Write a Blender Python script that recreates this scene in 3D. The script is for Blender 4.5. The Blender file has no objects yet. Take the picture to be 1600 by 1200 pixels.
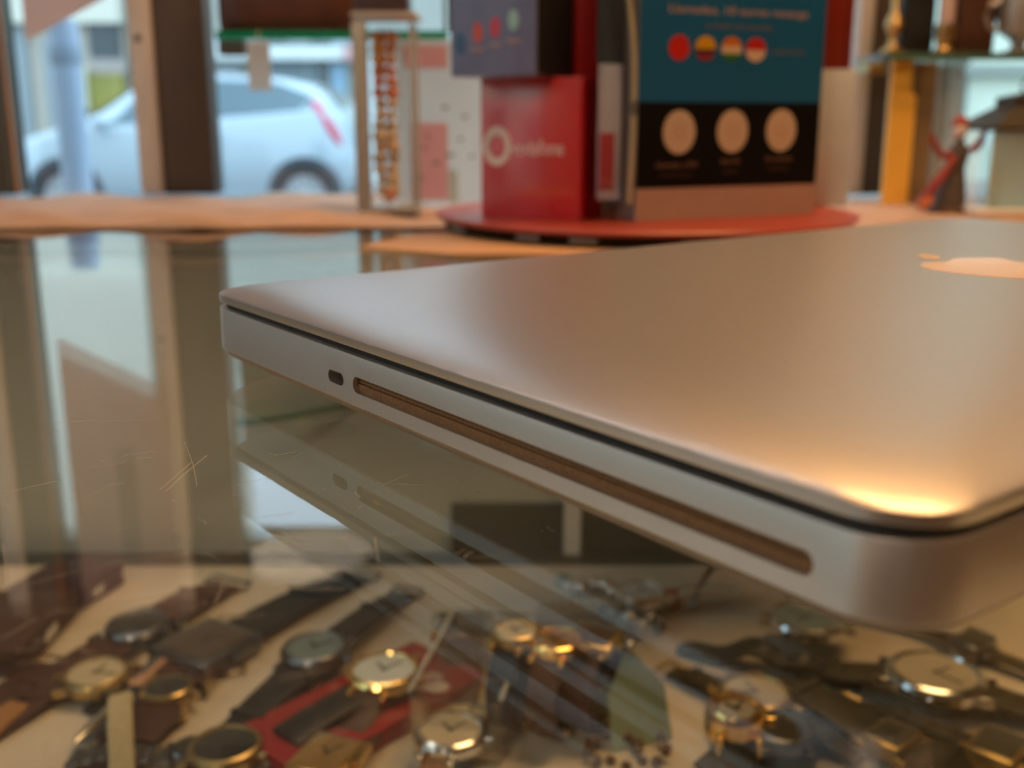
import bpy, bmesh, math, random
from mathutils import Vector, Matrix
random.seed(7)
S = bpy.context.scene
C = S.collection
PI = math.pi
ZG = 0.90                      # top face of the counter glass above the shop floor
H = 0.0705                     # camera above the glass
F = 1682.6; PITCH = 0.2427     # focal length in pixels of the 1600 px frame, downward pitch

# ------------------------------------------------------------------ camera
cd = bpy.data.cameras.new('camera'); cam = bpy.data.objects.new('camera', cd); C.objects.link(cam)
cam.location = (0, 0, ZG + H); cam.rotation_euler = (PI / 2 - PITCH, 0, 0)
cd.sensor_width = 36; cd.lens = 36 * F / 1600; cd.clip_start = 0.01; cd.clip_end = 200
cd.dof.use_dof = True; cd.dof.focus_distance = 0.235; cd.dof.aperture_fstop = cd.lens / 3.0
S.camera = cam
# ------------------------------------------------------------------ sky (even overcast)
W = bpy.data.worlds.new('overcast_sky'); S.world = W; W.use_nodes = True
bg = W.node_tree.nodes['Background']; bg.inputs[0].default_value = (0.60, 0.80, 0.98, 1); bg.inputs[1].default_value = 2.6
# ------------------------------------------------------------------ exposure
vs = S.view_settings; vs.view_transform = 'Standard'; vs.look = 'None'; vs.gamma = 1; vs.exposure = 0.4; vs.use_curve_mapping = False
cy = S.cycles; cy.use_denoising = True; cy.max_bounces = 10; cy.transparent_max_bounces = 24; cy.glossy_bounces = 6; cy.diffuse_bounces = 4
cy.caustics_reflective = False; cy.caustics_refractive = False; cy.sample_clamp_indirect = 6
LAMP_L = 24.0                  # radiance of the ceiling lamps' diffusers
LAMP_C = (1.0, 0.78, 0.58)

# ------------------------------------------------------------------ helpers
def lin(h):
    h = h.lstrip('#'); o = []
    for i in (0, 2, 4):
        v = int(h[i:i + 2], 16) / 255
        o.append(v / 12.92 if v <= 0.04045 else ((v + 0.055) / 1.055) ** 2.4)
    return (*o, 1)
MATS = {}
def mat(name, col, rough=0.5, metal=0.0, var=0.06, scale=60, bump=0.0, coat=0.0, spec=0.5, bscale=None, trans=0):
    if name in MATS: return MATS[name]
    m = bpy.data.materials.new(name); m.use_nodes = True; nt = m.node_tree; b = nt.nodes['Principled BSDF']
    c = lin(col) if isinstance(col, str) else (*col, 1)
    b.inputs['Roughness'].default_value = rough; b.inputs['Metallic'].default_value = metal
    b.inputs['Coat Weight'].default_value = coat; b.inputs['Specular IOR Level'].default_value = spec
    tc = nt.nodes.new('ShaderNodeTexCoord'); n = nt.nodes.new('ShaderNodeTexNoise'); n.inputs['Scale'].default_value = scale
    n.inputs['Detail'].default_value = 4
    nt.links.new(tc.outputs['Object'], n.inputs['Vector'])
    r = nt.nodes.new('ShaderNodeValToRGB')
    r.color_ramp.elements[0].position = 0.3; r.color_ramp.elements[1].position = 0.7
    r.color_ramp.elements[0].color = (*[v * (1 - var) for v in c[:3]], 1)
    r.color_ramp.elements[1].color = (*[min(1, v * (1 + var)) for v in c[:3]], 1)
    nt.links.new(n.outputs['Fac'], r.inputs['Fac']); nt.links.new(r.outputs['Color'], b.inputs['Base Color'])
    if bump:
        n2 = n
        if bscale:
            n2 = nt.nodes.new('ShaderNodeTexNoise'); n2.inputs['Scale'].default_value = bscale
            nt.links.new(tc.outputs['Object'], n2.inputs['Vector'])
        bp = nt.nodes.new('ShaderNodeBump'); bp.inputs['Strength'].default_value = bump; bp.inputs['Distance'].default_value = 0.001
        nt.links.new(n2.outputs['Fac'], bp.inputs['Height']); nt.links.new(bp.outputs['Normal'], b.inputs['Normal'])
    MATS[name] = m
    return m
def translucent(m, col, f=0.5):
    nt = m.node_tree; tl = nt.nodes.new('ShaderNodeBsdfTranslucent'); tl.inputs[0].default_value = lin(col); mx = nt.nodes.new('ShaderNodeMixShader'); mx.inputs[0].default_value = f
    nt.links.new(nt.nodes['Principled BSDF'].outputs[0], mx.inputs[1]); nt.links.new(tl.outputs[0], mx.inputs[2]); nt.links.new(mx.outputs[0], nt.nodes['Material Output'].inputs[0])
    return m
def emit(name, col, s):
    m = bpy.data.materials.new(name); m.use_nodes = True; b = m.node_tree.nodes['Principled BSDF']
    b.inputs['Base Color'].default_value = (*col, 1); b.inputs['Emission Color'].default_value = (*col, 1); b.inputs['Emission Strength'].default_value = s
    return m
def glass(name, tint=(0.93, 0.97, 0.95), ior=1.5, spec=1.0):
    """clear sheet glass: Fresnel mirror over clear transmission, the same on the way in and out of a parallel sheet"""
    m = bpy.data.materials.new(name); m.use_nodes = True; nt = m.node_tree; nt.nodes.clear()
    out = nt.nodes.new('ShaderNodeOutputMaterial'); mx = nt.nodes.new('ShaderNodeMixShader')
    tr = nt.nodes.new('ShaderNodeBsdfTransparent'); gl = nt.nodes.new('ShaderNodeBsdfGlossy')
    tr.inputs[0].default_value = (*tint, 1); gl.inputs['Roughness'].default_value = 0.0; gl.inputs[0].default_value = (spec, spec, spec, 1)
    fr = nt.nodes.new('ShaderNodeFresnel'); ge = nt.nodes.new('ShaderNodeNewGeometry')
    mi = nt.nodes.new('ShaderNodeMix'); mi.inputs[2].default_value = ior; mi.inputs[3].default_value = 1 / ior
    nt.links.new(ge.outputs['Backfacing'], mi.inputs[0]); nt.links.new(mi.outputs[0], fr.inputs['IOR'])
    nt.links.new(fr.outputs[0], mx.inputs[0]); nt.links.new(tr.outputs[0], mx.inputs[1]); nt.links.new(gl.outputs[0], mx.inputs[2])
    nt.links.new(mx.outputs[0], out.inputs[0])
    return m
class MB:
    def __init__(s): s.bm = bmesh.new()
    def box(s, x0, x1, y0, y1, z0, z1, bev=0, M=None):
        b = bmesh.new(); r = bmesh.ops.create_cube(b, size=1)
        for v in b.verts: v.co = Vector(((x0 + x1) / 2 + v.co.x * (x1 - x0), (y0 + y1) / 2 + v.co.y * (y1 - y0), (z0 + z1) / 2 + v.co.z * (z1 - z0)))
        if bev: bmesh.ops.bevel(b, geom=b.edges[:], offset=bev, segments=2, affect='EDGES', profile=0.5)
        return s._in(b, M)
    def _in(s, b, M=None):
        if M is not None: b.transform(M)
        me = bpy.data.meshes.new('tmp'); b.to_mesh(me); b.free(); s.bm.from_mesh(me); bpy.data.meshes.remove(me)
        return s
    def lathe(s, prof, n=32, c=(0, 0, 0), sx=1, sy=1, M=None, closed=True):
        b = bmesh.new(); rings = []
        for r, z in prof:
            rings.append([b.verts.new((c[0] + sx * r * math.cos(2 * PI * i / n), c[1] + sy * r * math.sin(2 * PI * i / n), c[2] + z)) for i in range(n)] if r > 1e-7 else [b.verts.new((c[0], c[1], c[2] + z))])
        for a, d in zip(rings, rings[1:]):
            for i in range(n):
                j = (i + 1) % n
                if len(a) == 1 and len(d) == 1: continue
                if len(a) == 1: b.faces.new((a[0], d[j], d[i]))
                elif len(d) == 1: b.faces.new((a[i], a[j], d[0]))
                else: b.faces.new((a[i], a[j], d[j], d[i]))
        if closed:
            for R, rev in ((rings[0], True), (rings[-1], False)):
                if len(R) > 2: b.faces.new(R[::-1] if rev else R)
        bmesh.ops.recalc_face_normals(b, faces=b.faces)
        return s._in(b, M)
    def tube(s, pts, r, n=8, M=None, closed=False):
        pts = [Vector(p) for p in pts]; b = bmesh.new(); rings = []
        N = len(pts); up = Vector((0, 0, 1))
        for i, p in enumerate(pts):
            t = (pts[(i + 1) % N] - pts[i - 1]) if closed else (pts[min(i + 1, N - 1)] - pts[max(i - 1, 0)])
            t.normalize()
            a = t.cross(up)
            if a.length < 1e-3: a = t.cross(Vector((1, 0, 0)))
            a.normalize(); c = a.cross(t)
            rr = r[i] if isinstance(r, (list, tuple)) else r
            rings.append([b.verts.new(p + (a * math.cos(2 * PI * k / n) + c * math.sin(2 * PI * k / n)) * rr) for k in range(n)])
        for i in range(N if closed else N - 1):
            A, B = rings[i], rings[(i + 1) % N]
            for k in range(n): b.faces.new((A[k], A[(k + 1) % n], B[(k + 1) % n], B[k]))
        if not closed: b.faces.new(rings[0][::-1]); b.faces.new(rings[-1])
        bmesh.ops.recalc_face_normals(b, faces=b.faces)
        return s._in(b, M)
    def ribbon(s, pts, w, t, M=None, closed=False):
        """band in the local YZ plane: pts are (y, z), width w (number or list) along x, thickness t"""
        b = bmesh.new(); N = len(pts); rows = []
        for i, (y, z) in enumerate(pts):
            q = pts[(i + 1) % N] if closed else pts[min(i + 1, N - 1)]; p = pts[i - 1] if (closed or i) else pts[0]
            d = Vector((q[0] - p[0], q[1] - p[1])); d.normalize(); nx, nz = -d.y, d.x
            ww = (w[i] if isinstance(w, (list, tuple)) else w) / 2
            rows.append([b.verts.new((sx * ww, y + nx * o, z + nz * o)) for sx, o in ((-1, -t / 2), (-1, t * .2), (-.8, t / 2), (.8, t / 2), (1, t * .2), (1, -t / 2))])
        for i in range(N if closed else N - 1):
            A, B = rows[i], rows[(i + 1) % N]
            for k in range(6): b.faces.new((A[k], A[(k + 1) % 6], B[(k + 1) % 6], B[k]))
        if not closed: b.faces.new(rows[0][::-1]); b.faces.new(rows[-1])
        bmesh.ops.recalc_face_normals(b, faces=b.faces)
        return s._in(b, M)
    def prism(s, poly, z0, z1, M=None):
        b = bmesh.new(); lo = [b.verts.new((x, y, z0)) for x, y in poly]; hi = [b.verts.new((x, y, z1)) for x, y in poly]
        n = len(poly)
        for i in range(n): b.faces.new((lo[i], lo[(i + 1) % n], hi[(i + 1) % n], hi[i]))
        b.faces.new(lo[::-1]); b.faces.new(hi)
        bmesh.ops.recalc_face_normals(b, faces=b.faces)
        return s._in(b, M)
    def loft(s, loops, cap=True, M=None):
        b = bmesh.new(); R = [[b.verts.new(p) for p in L] for L in loops]; n = len(R[0])
        for A, B in zip(R, R[1:]):
            for k in range(n): b.faces.new((A[k], A[(k + 1) % n], B[(k + 1) % n], B[k]))
        if cap: b.faces.new(R[0][::-1]); b.faces.new(R[-1])
        bmesh.ops.recalc_face_normals(b, faces=b.faces)
        return s._in(b, M)
    def sphere(s, c, r, sx=1, sy=1, sz=1, M=None, n=16):
        prof = [(math.sin(PI * i / n) * r, -math.cos(PI * i / n) * r * sz) for i in range(n + 1)]
        prof[0] = (0, prof[0][1]); prof[-1] = (0, prof[-1][1])
        return s.lathe(prof, n + 4, c, sx, sy, M)
    def build(s, name, m, parent=None, smooth=30):
        me = bpy.data.meshes.new(name); s.bm.to_mesh(me); s.bm.free()
        if smooth:
            for p in me.polygons: p.use_smooth = True
            me.set_sharp_from_angle(angle=math.radians(smooth))
        me.materials.append(m if not isinstance(m, str) else MATS[m])
        o = bpy.data.objects.new(name, me); C.objects.link(o)
        if parent is not None: o.parent = parent
        return o
def tag(o, label, cat, group=None):
    o['label'] = label; o['category'] = cat
    if group: o['group'] = group
    return o
def struct(o, label=None):
    o['kind'] = 'structure'
    if label: o['label'] = label
    return o
def stuff(o): o['kind'] = 'stuff'; return o
def thing(name, label, cat, loc=(0, 0, 0), rz=0, group=None):
    o = bpy.data.objects.new(name, None); C.objects.link(o); o.empty_display_size = 0.02
    o.location = loc; o.rotation_euler = (0, 0, rz)
    return tag(o, label, cat, group)
def ray(px, py):
    u = (px - 800) / F; v = (600 - py) / F; c, s = math.cos(PITCH), math.sin(PITCH)
    return Vector((u, c + v * s, -s + v * c))
def at_z(px, py, z):
    d = ray(px, py); return Vector((0, 0, ZG + H)) + d * ((z - ZG - H) / d.z)
def at_y(px, py, y):
    d = ray(px, py); return Vector((0, 0, ZG + H)) + d * (y / d.y)
RX90 = Matrix.Rotation(PI / 2, 4, 'X')     # turns a drawing in XY into one standing up in XZ, facing -Y
def T(x, y, z): return Matrix.Translation((x, y, z))
def text(body, size, name, m, parent, M, w=None):
    cu = bpy.data.curves.new('lettering', 'FONT'); cu.body = body; cu.size = size; cu.align_x = 'CENTER'; cu.align_y = 'CENTER'; cu.extrude = 0.00012; cu.resolution_u = 3
    o = bpy.data.objects.new('lettering', cu); C.objects.link(o)
    dg = bpy.context.evaluated_depsgraph_get(); me = bpy.data.meshes.new_from_object(o.evaluated_get(dg))
    bpy.data.objects.remove(o); bpy.data.curves.remove(cu)
    if w:
        xs = [v.co.x for v in me.vertices]; k = w / (max(xs) - min(xs))
        me.transform(Matrix.Diagonal((k, 1, 1, 1)))
    me.transform(M); me.materials.clear(); me.materials.append(m); me.name = name
    t = bpy.data.objects.new(name, me); C.objects.link(t); t.parent = parent
    return t
def disc(name, m, parent, M, r, t=0.0003, n=28, sx=1, sy=1):
    return MB().lathe([(0, 0), (r, 0), (r, t), (0, t)], n, sx=sx, sy=sy, M=M).build(name, m, parent)

# ------------------------------------------------------------------ materials
ALU = mat('brushed_aluminium', (0.60, 0.585, 0.57), 0.36, 1.0, 0.02, 900, bump=0.05, bscale=2600)
ALU2 = mat('aluminium_chassis', (0.68, 0.66, 0.64), 0.40, 1.0, 0.02, 900, bump=0.04, bscale=2600)
BLACK = mat('black_rubber', '#0b0a0a', 0.6)
GREYP = mat('dark_grey_plastic', '#2a2422', 0.6)
FELT = mat('brown_felt', '#94704e', 0.95, 0, 0.25, 1500, bump=0.3)
LOGO = mat('pale_logo_inlay', '#f0cfae', 0.55, 0.0, 0.02, coat=0.4)
GLASS = glass('counter_glass', (0.955, 0.985, 0.97))
PANE = glass('window_glass', (0.96, 0.98, 0.98))
ACRYL = glass('clear_acrylic', (0.97, 0.98, 0.98))
CRYSTAL = glass('watch_crystal', (0.97, 0.98, 0.98))
SHELFG = glass('shelf_glass', (0.90, 0.97, 0.94))
GREEN = mat('green_glass_edge', '#0f8566', 0.2, 0, 0.1, coat=0.5)
BEIGE = mat('beige_lining_board', '#dccfbb', 0.75, 0, 0.05, 25, bump=0.1)
KRAFT = mat('kraft_paper', '#bb9a80', 0.7, 0, 0.12, 28, bump=0.3)
BROWNF = mat('brown_painted_frame', '#52443a', 0.5, 0, 0.08, 30)
CREAMF = mat('cream_metal_strip', '#d2cac2', 0.45, 0.1, 0.04)
DARKF = mat('dark_green_grey_frame', '#4a4d47', 0.45, 0, 0.1)
STEEL = mat('polished_steel', (0.72, 0.72, 0.72), 0.16, 1.0, 0.03)
GOLD = mat('gold_plate', (0.95, 0.62, 0.22), 0.18, 1.0, 0.04)
BRASS = mat('old_brass', (0.55, 0.40, 0.18), 0.35, 1.0, 0.15, 90)
GUN = mat('gunmetal', (0.20, 0.20, 0.21), 0.3, 1.0, 0.06)
LBLK = mat('black_leather', '#17191a', 0.45, 0, 0.2, 500, bump=0.3)
LBRN = mat('brown_leather', '#4a2b1c', 0.5, 0, 0.2, 500, bump=0.3)
LMAR = mat('maroon_leather', '#3d1a1a', 0.45, 0, 0.2, 500, bump=0.3)
LTAN = mat('tan_leather', '#a87848', 0.55, 0, 0.15, 500, bump=0.3)
LNAV = mat('navy_leather', '#123048', 0.45, 0, 0.15, 500, bump=0.3)
LOLV = mat('olive_leather', '#3e3620', 0.5, 0, 0.2, 500, bump=0.3)
LCRM = mat('cream_leather', '#c9bb95', 0.55, 0, 0.1, 400, bump=0.2)
DWHT = mat('white_dial', '#dfe8ea', 0.4); DBLU = mat('blue_grey_dial', '#8ba1a8', 0.3, 0.3); DBLK = mat('black_dial', '#15181a', 0.3)
DCRM = mat('cream_dial', '#d8c6a6', 0.4); DGLD = mat('gold_dial', '#c99a4e', 0.3, 0.6)
REDC = mat('red_card', '#9c1416', 0.35, 0, 0.05, coat=0.3)
WHITE = mat('white_paint', '#e4e4e0', 0.5, 0, 0.03)

# ------------------------------------------------------------------ the room
WY = 1.068                                                   # plane of the shop window panes
def bx(name, m, x0, x1, y0, y1, z0, z1, parent=None, bev=0): return MB().box(x0, x1, y0, y1, z0, z1, bev).build(name, m, parent)
FLOORM = mat('floor_tiles', '#8a7560', 0.4, 0, 0.1, 3); WALLM = mat('cream_wall', '#d8c8b0', 0.8, 0, 0.03, 4); CEILM = mat('ceiling_paint', '#e0d2bc', 0.8, 0, 0.03, 4)
struct(bx('floor', FLOORM, -1.7, 2.2, -3.0, 1.3, -0.06, 0), 'tiled shop floor')
struct(bx('ceiling', CEILM, -1.7, 2.2, -3.0, 1.3, 2.7, 2.78), 'cream shop ceiling')
PANL = mat('brown_wood_panelling', '#6e5038', 0.6, 0, 0.15, 5)
struct(bx('wall_back', PANL, -1.7, 2.2, -3.08, -3.0, 0, 2.7)); struct(bx('wall_right', PANL, 2.2, 2.28, -3.08, 1.3, 0, 2.7))
bm = MB(); bm.box(-1.78, -1.7, -3.08, -1.0, 0, 2.7); bm.box(-1.78, -1.7, 0.8, 1.3, 0, 2.7); bm.box(-1.78, -1.7, -1.0, 0.8, 2.25, 2.7)
struct(bm.build('wall_left', WALLM, smooth=0), 'side wall with the glazed shop door')
dr1 = thing('door_1', 'glazed shop door in the side wall', 'door', (-1.74, -1.0, 0)); struct(dr1); del dr1['category']
for y0_, y1_ in ((0, .05), (.875, .925), (1.75, 1.8)): MB().box(-.03, .03, y0_, y1_, 0, 2.25, .003).build('stile', BROWNF, dr1)
for y0_, y1_ in ((.05, .875), (.925, 1.75)):
    MB().box(-.03, .03, y0_, y1_, 0, .12, .003).build('rail', BROWNF, dr1); MB().box(-.03, .03, y0_, y1_, 2.19, 2.25, .003).build('rail', BROWNF, dr1); MB().box(-.004, .004, y0_, y1_, .12, 2.19).build('pane', PANE, dr1)
bm = MB()
HEAD = ZG + 0.42                                            # underside of the window head
bm.box(-1.7, 2.2, 1.045, 1.25, 0, 0.86); bm.box(-1.7, 2.2, 1.045, 1.25, HEAD, 2.7); bm.box(-1.7, -1.0, 1.045, 1.25, 0.86, HEAD); bm.box(1.1, 2.2, 1.045, 1.25, 0.86, HEAD)
struct(bm.build('wall_front', mat('dark_panel_wall', '#5a5248', 0.7, 0, 0.05, 6), smooth=0), 'shop front wall around the display window')
struct(bx('trim_1', mat('sill_board', '#9a6f49', 0.6, 0, 0.15, 20), -1.0, 1.1, 0.695, 1.10, 0.86, ZG - .0078), 'wooden window ledge behind the counter glass')
# window: posts, strips, pane
XL = lambda px, y: (px - 800) / F * (y * math.cos(PITCH) + H * math.sin(PITCH))  # lateral place of a pixel column at about eye level
yp = 1.044
win = thing('window_1', 'shop window with brown posts and cream metal strips', 'window', (0, yp, ZG)); struct(win); del win['category']
def wbox(name, m, x0, x1, y0, y1, z0=-0.001, z1=0.4195, bev=0.002): return bx(name, m, x0, x1, y0 - yp, y1 - yp, z0, z1, win, bev)
a0 = at_y(257, 300, yp).x; a1 = at_y(337, 300, yp).x; s0 = at_y(222, 300, yp).x
wbox('post', BROWNF, a0, a1, yp, WY + .008); wbox('strip', CREAMF, s0, a0, yp - .004, WY + .008)
pz = at_y(226, 60, yp).z - ZG
for zz in (pz, pz + .21):
    MB().lathe([(0, 0), (.0034, 0), (.0026, .0012), (0, .0014)], 14, M=T((s0 + .4 * (a0 - s0)), -.004, zz) @ RX90).build('screw', GREYP, win)
l1 = at_y(26, 300, yp).x
wbox('jamb', DARKF, l1 - .028, l1, yp - .01, WY + .008); wbox('strip', CREAMF, l1 - .048, l1 - .028, yp - .014, WY + .008); wbox('jamb_edge', LTAN, l1, l1 + .003, yp - .004, yp + .004)
wbox('jamb', BROWNF, l1 - .13, l1 - .048, yp, WY + .008)
r0 = at_y(1352, 200, yp).x; r1 = at_y(1385, 200, yp).x; rs = at_y(1330, 200, yp).x
wbox('post', BROWNF, r0, r1, yp, WY + .008); wbox('strip', CREAMF, rs, r0, yp - .004, WY + .008)
wbox('pane', PANE, -1.0, l1 - .05, WY, WY + .006, 0, .4195, 0); wbox('pane', PANE, l1, s0, WY, WY + .006, 0, .4195, 0); wbox('pane', PANE, a1, rs, WY, WY + .006, 0, .4195, 0); wbox('pane', PANE, r1, 1.1, WY, WY + .006, 0, .4195, 0)

ps = thing('hanging_panel', 'pale pinkish paper panel hanging in the top of the left window bay', 'panel', (0, 1.03, ZG))
pxa, pxb = at_y(40, 50, 1.03).x, at_y(204, 50, 1.03).x
MB().prism([(pxa, .138), (pxb, .186), (pxb, HEAD - ZG - .001), (pxa, HEAD - ZG - .001)], 0, .0012, RX90).build('sheet', translucent(mat('pinkish_paper', '#e0cac2', 0.7, 0, 0.04, 12), '#ead4cc', .6), ps, 0)
MB().box((pxa + pxb) / 2 - .002, (pxa + pxb) / 2 + .018, -.0018, -.0012, .25, .36).build('grey_print', mat('grey_window_print', '#9a938c', 0.7), ps)
# ceiling lamps of the shop
LE = emit('warm_lamp_diffuser', LAMP_C, LAMP_L); LE3 = emit('amber_lamp_diffuser', (1.0, 0.54, 0.23), 24.0); LE2 = emit('amber_lamp_diffuser', (1.0, 0.54, 0.22), 8.5)
for i, (x, y, r, lab, dr) in enumerate(((0.34, 0.72, 0.28, 'small warm pendant lamp hanging over the window display', .88), (0.9, -0.5, 0.20, 'round warm pendant lamp behind the right end of the counter', .42), (-0.7, -1.3, 0.22, 'round warm pendant lamp at the back of the shop', .42))):
    t = thing('pendant_lamp', lab, 'lamp', (x, y, 2.7), 0, 'warm pendant lamps')
    MB().lathe([(.05, 0), (.05, -.02), (.008, -.024), (.008, -dr + .13), (.03, -dr + .11), (r, -dr + .03), (r, -dr), (r - .006, -dr), (r - .006, -dr + .02), (.02, -dr + .09)], 40, closed=False).build('shade', CREAMF, t)
    MB().lathe([(0, -dr + .005), (r - .008, -dr + .005), (r - .008, -dr + .015), (0, -dr + .015)], 40).build('diffuser', (LE2, LE3, LE)[i], t)

t = thing('strip_light', 'white tube light fitting hanging above the left window bay', 'lamp', (-.32, .80, 2.7))
MB().box(-.36, .36, -.05, .05, -1.02, -.985, .004).build('housing', CREAMF, t); MB().box(-.35, .35, -.045, .045, -1.032, -1.0205, .002).build('diffuser', emit('white_tube_diffuser', (1.0, .82, .72), 4.0), t)
for x_ in (-.3, .3): MB().tube([(x_, 0, -.985), (x_, 0, 0)], .002, 6).build('hanger', STEEL, t)

# ------------------------------------------------------------------ counter display case
GX0, GX1, GY0, GY1 = -0.62, 0.80, -0.12, 0.69
DB = 0.214                                                   # lining board below the glass
case = thing('display_counter', 'glass-topped display counter lined with beige board', 'counter', (0, 0, 0))
WOODC = mat('counter_wood', '#6b4a30', 0.5, 0, 0.15, 14); CASEG = mat('grey_green_case_back', '#d0d4c8', 0.5, 0, 0.05, 20); RAILM = mat('dark_olive_rail', '#454a42', 0.5, 0, 0.08, 20)
gt = bx('glass_top', GLASS, GX0, GX1, GY0, GY1, ZG - .008, ZG, case)
bx('lining_board', BEIGE, GX0 + .02, GX1 - .02, GY0 + .02, GY1 - .035, ZG - DB - .012, ZG - DB, case)
bx('back_panel', CASEG, GX0, GX1, GY1 - .014, GY1, 0.30, ZG - .0085, case)
bx('base_rail', RAILM, -.04, GX1 - .02, GY1 - .022, GY1 - .014, ZG - DB - .012, ZG - DB + .036, case)
bx('base_rail', RAILM, GX0 + .02, GX1 - .02, GY1 - .035, GY1 - .022, ZG - DB - .012, ZG - DB + .004, case)
bx('side_panel', WOODC, GX0, GX0 + .018, GY0, GY1 - .014, 0.0, ZG - .0085, case); bx('side_panel', WOODC, GX1 - .018, GX1, GY0, GY1 - .014, 0.0, ZG - .0085, case)
bx('front_panel', WOODC, GX0 + .018, GX1 - .018, GY0, GY0 + .016, 0.0, ZG - .0085, case)
q = at_y(893, 820, GY1 - .016); bx('white_strip', WHITE, q.x - .0055, q.x + .0055, GY1 - .027, GY1 - .0221, ZG - DB + .0041, ZG - .03, case)
gs_ = MB().prism([(-.100, .675), (-.158, .632), (-.168, .6305), (-.168, .675)], ZG - .113, ZG - .107).build('corner_shelf', SHELFG, case); MB().tube([(-.100, .675, ZG - .110), (-.158, .632, ZG - .110), (-.168, .6305, ZG - .110)], .0022, 8).build('shelf_edge', mat('dull_teal_edge', '#2c6a5a', 0.3), case)
# scratches and dust on the glass
m = mat('scratch_marks', '#cfc9bd', 0.6); nt = m.node_tree
tr_ = nt.nodes.new('ShaderNodeBsdfTransparent'); mx_ = nt.nodes.new('ShaderNodeMixShader'); mx_.inputs[0].default_value = 0.42
nt.links.new(tr_.outputs[0], mx_.inputs[1]); nt.links.new(nt.nodes['Principled BSDF'].outputs[0], mx_.inputs[2]); nt.links.new(mx_.outputs[0], nt.nodes['Material Output'].inputs[0])
sc = MB(); rnd = random.Random(3)
def scratch(p, ang, L, w, bend):
    n = 7; pts = []
    for i in range(n):
        u = (i / (n - 1) - .5) * L; b_ = bend * ((i / (n - 1) - .5) ** 2 - .08) * L
        pts.append((p.x + u * math.cos(ang) - b_ * math.sin(ang), p.y + u * math.sin(ang) + b_ * math.cos(ang)))
    lo = [(x - math.sin(ang) * w, y + math.cos(ang) * w) for x, y in pts]; hi = [(x + math.sin(ang) * w, y - math.cos(ang) * w) for x, y in pts]
    b = bmesh.new(); A = [b.verts.new((x, y, ZG + .00005)) for x, y in lo]; B = [b.verts.new((x, y, ZG + .00005)) for x, y in hi]
    for i in range(n - 1): b.faces.new((A[i], B[i], B[i + 1], A[i + 1]))
    sc._in(b)
for (px0, py0, px1, py1, w) in ((258, 768, 322, 712, .00011), (250, 766, 300, 722, .00009), (0, 772, 95, 750, .00009), (0, 925, 130, 890, .00008), (60, 660, 280, 655, .00005), (590, 755, 680, 759, .00009), (590, 762, 640, 740, .00007), (430, 712, 462, 706, .00009), (70, 960, 260, 930, .00007), (105, 880, 330, 880, .00006), (310, 915, 540, 922, .00009), (5, 850, 16, 925, .00009), (420, 835, 482, 850, .00012), (330, 960, 352, 905, .00007), (0, 1000, 60, 965, .00008), (290, 690, 310, 760, .00005), (585, 840, 592, 880, .00008), (270, 872, 330, 860, .00006), (1010, 840, 1035, 852, .00012)):
    A, B = at_z(px0, py0, ZG), at_z(px1, py1, ZG); d = B - A
    scratch((A + B) / 2, math.atan2(d.y, d.x), d.length, w, rnd.uniform(-.08, .08))
for i in range(160):
    p = at_z(rnd.uniform(-20, 900), rnd.uniform(600, 1180), ZG); L = rnd.choice((.0006, .0008, .001, .0015, .003, .007))
    scratch(p, rnd.uniform(0, 6.28) if L < .004 else rnd.gauss(.5, .35), L, rnd.uniform(.00005, .0001), rnd.uniform(-.6, .6))
stuff(sc.build('scratches', m, case, 0))

# ------------------------------------------------------------------ laptop
lap = thing('laptop', 'closed silver aluminium laptop lying on the counter glass', 'laptop', (-0.0867, 0.3019, ZG), -0.9287)
LD, LW, LR = 0.227, 0.372, 0.0125
mm = 0.001
def rrect(inset, z, R, jit=None, ns=70):
    x0, y0, x1, y1 = inset, inset, LD - inset, LW - inset; R = max(R, .002); pts = []
    for cx, cy, a in ((x1 - R, y0 + R, -PI / 2), (x1 - R, y1 - R, 0), (x0 + R, y1 - R, PI / 2), (x0 + R, y0 + R, PI)):
        for k in range(15):
            t = a + PI / 2 * k / 14; pts.append((cx + R * math.cos(t), cy + R * math.sin(t), z))
    for k in range(1, ns): pts.append((x0 + R + (x1 - x0 - 2 * R) * k / ns, y0, z))
    if jit: pts = [jit(*p) for p in pts]
    return pts
rj = random.Random(11); chips = [(rj.gauss(.205, .012), rj.uniform(.08, .22) * mm, rj.uniform(.0012, .003)) for _ in range(7)] + [(rj.uniform(.07, .19), rj.uniform(.08, .2) * mm, .0012) for _ in range(6)] + [(.2025, .25 * mm, .0016)]
def chip(x, y, z):
    if y < .012:
        d = sum(h * math.exp(-((x - c) / w) ** 2) for c, h, w in chips); return (x, y + d * .5, z - d)
    return (x, y, z)
prof_lid = [(.7, 20.9), (.15, 21.05), (0, 21.3), (0, 23.0), (.12, 23.12), (1.1, 23.47), (2.8, 23.93), (5.4, 24.45), (8.8, 24.93), (13, 25.33), (18, 25.65), (23.5, 25.86), (29, 25.97), (35, 26.02), (41, 26.04)]
lid = MB().loft([rrect(i * mm, z * mm, LR + i * mm * .40, chip if 2 < k < 5 else None) for k, (i, z) in enumerate(prof_lid)]).build('lid', ALU, lap, 40)
MB().loft([rrect(1.6 * mm, 19.0 * mm, LR - 1 * mm), rrect(1.6 * mm, 21.2 * mm, LR - 1 * mm)]).build('lid_seal', BLACK, lap, 40)
prof_b = [(.35, 7.55), (0, 7.95), (0, 19.0), (.1, 19.25), (.4, 19.4), (3, 19.4)]
base = MB().loft([rrect(i * mm, z * mm, LR - i * mm * .5) for i, z in prof_b]).build('base', ALU2, lap, 40)
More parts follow.
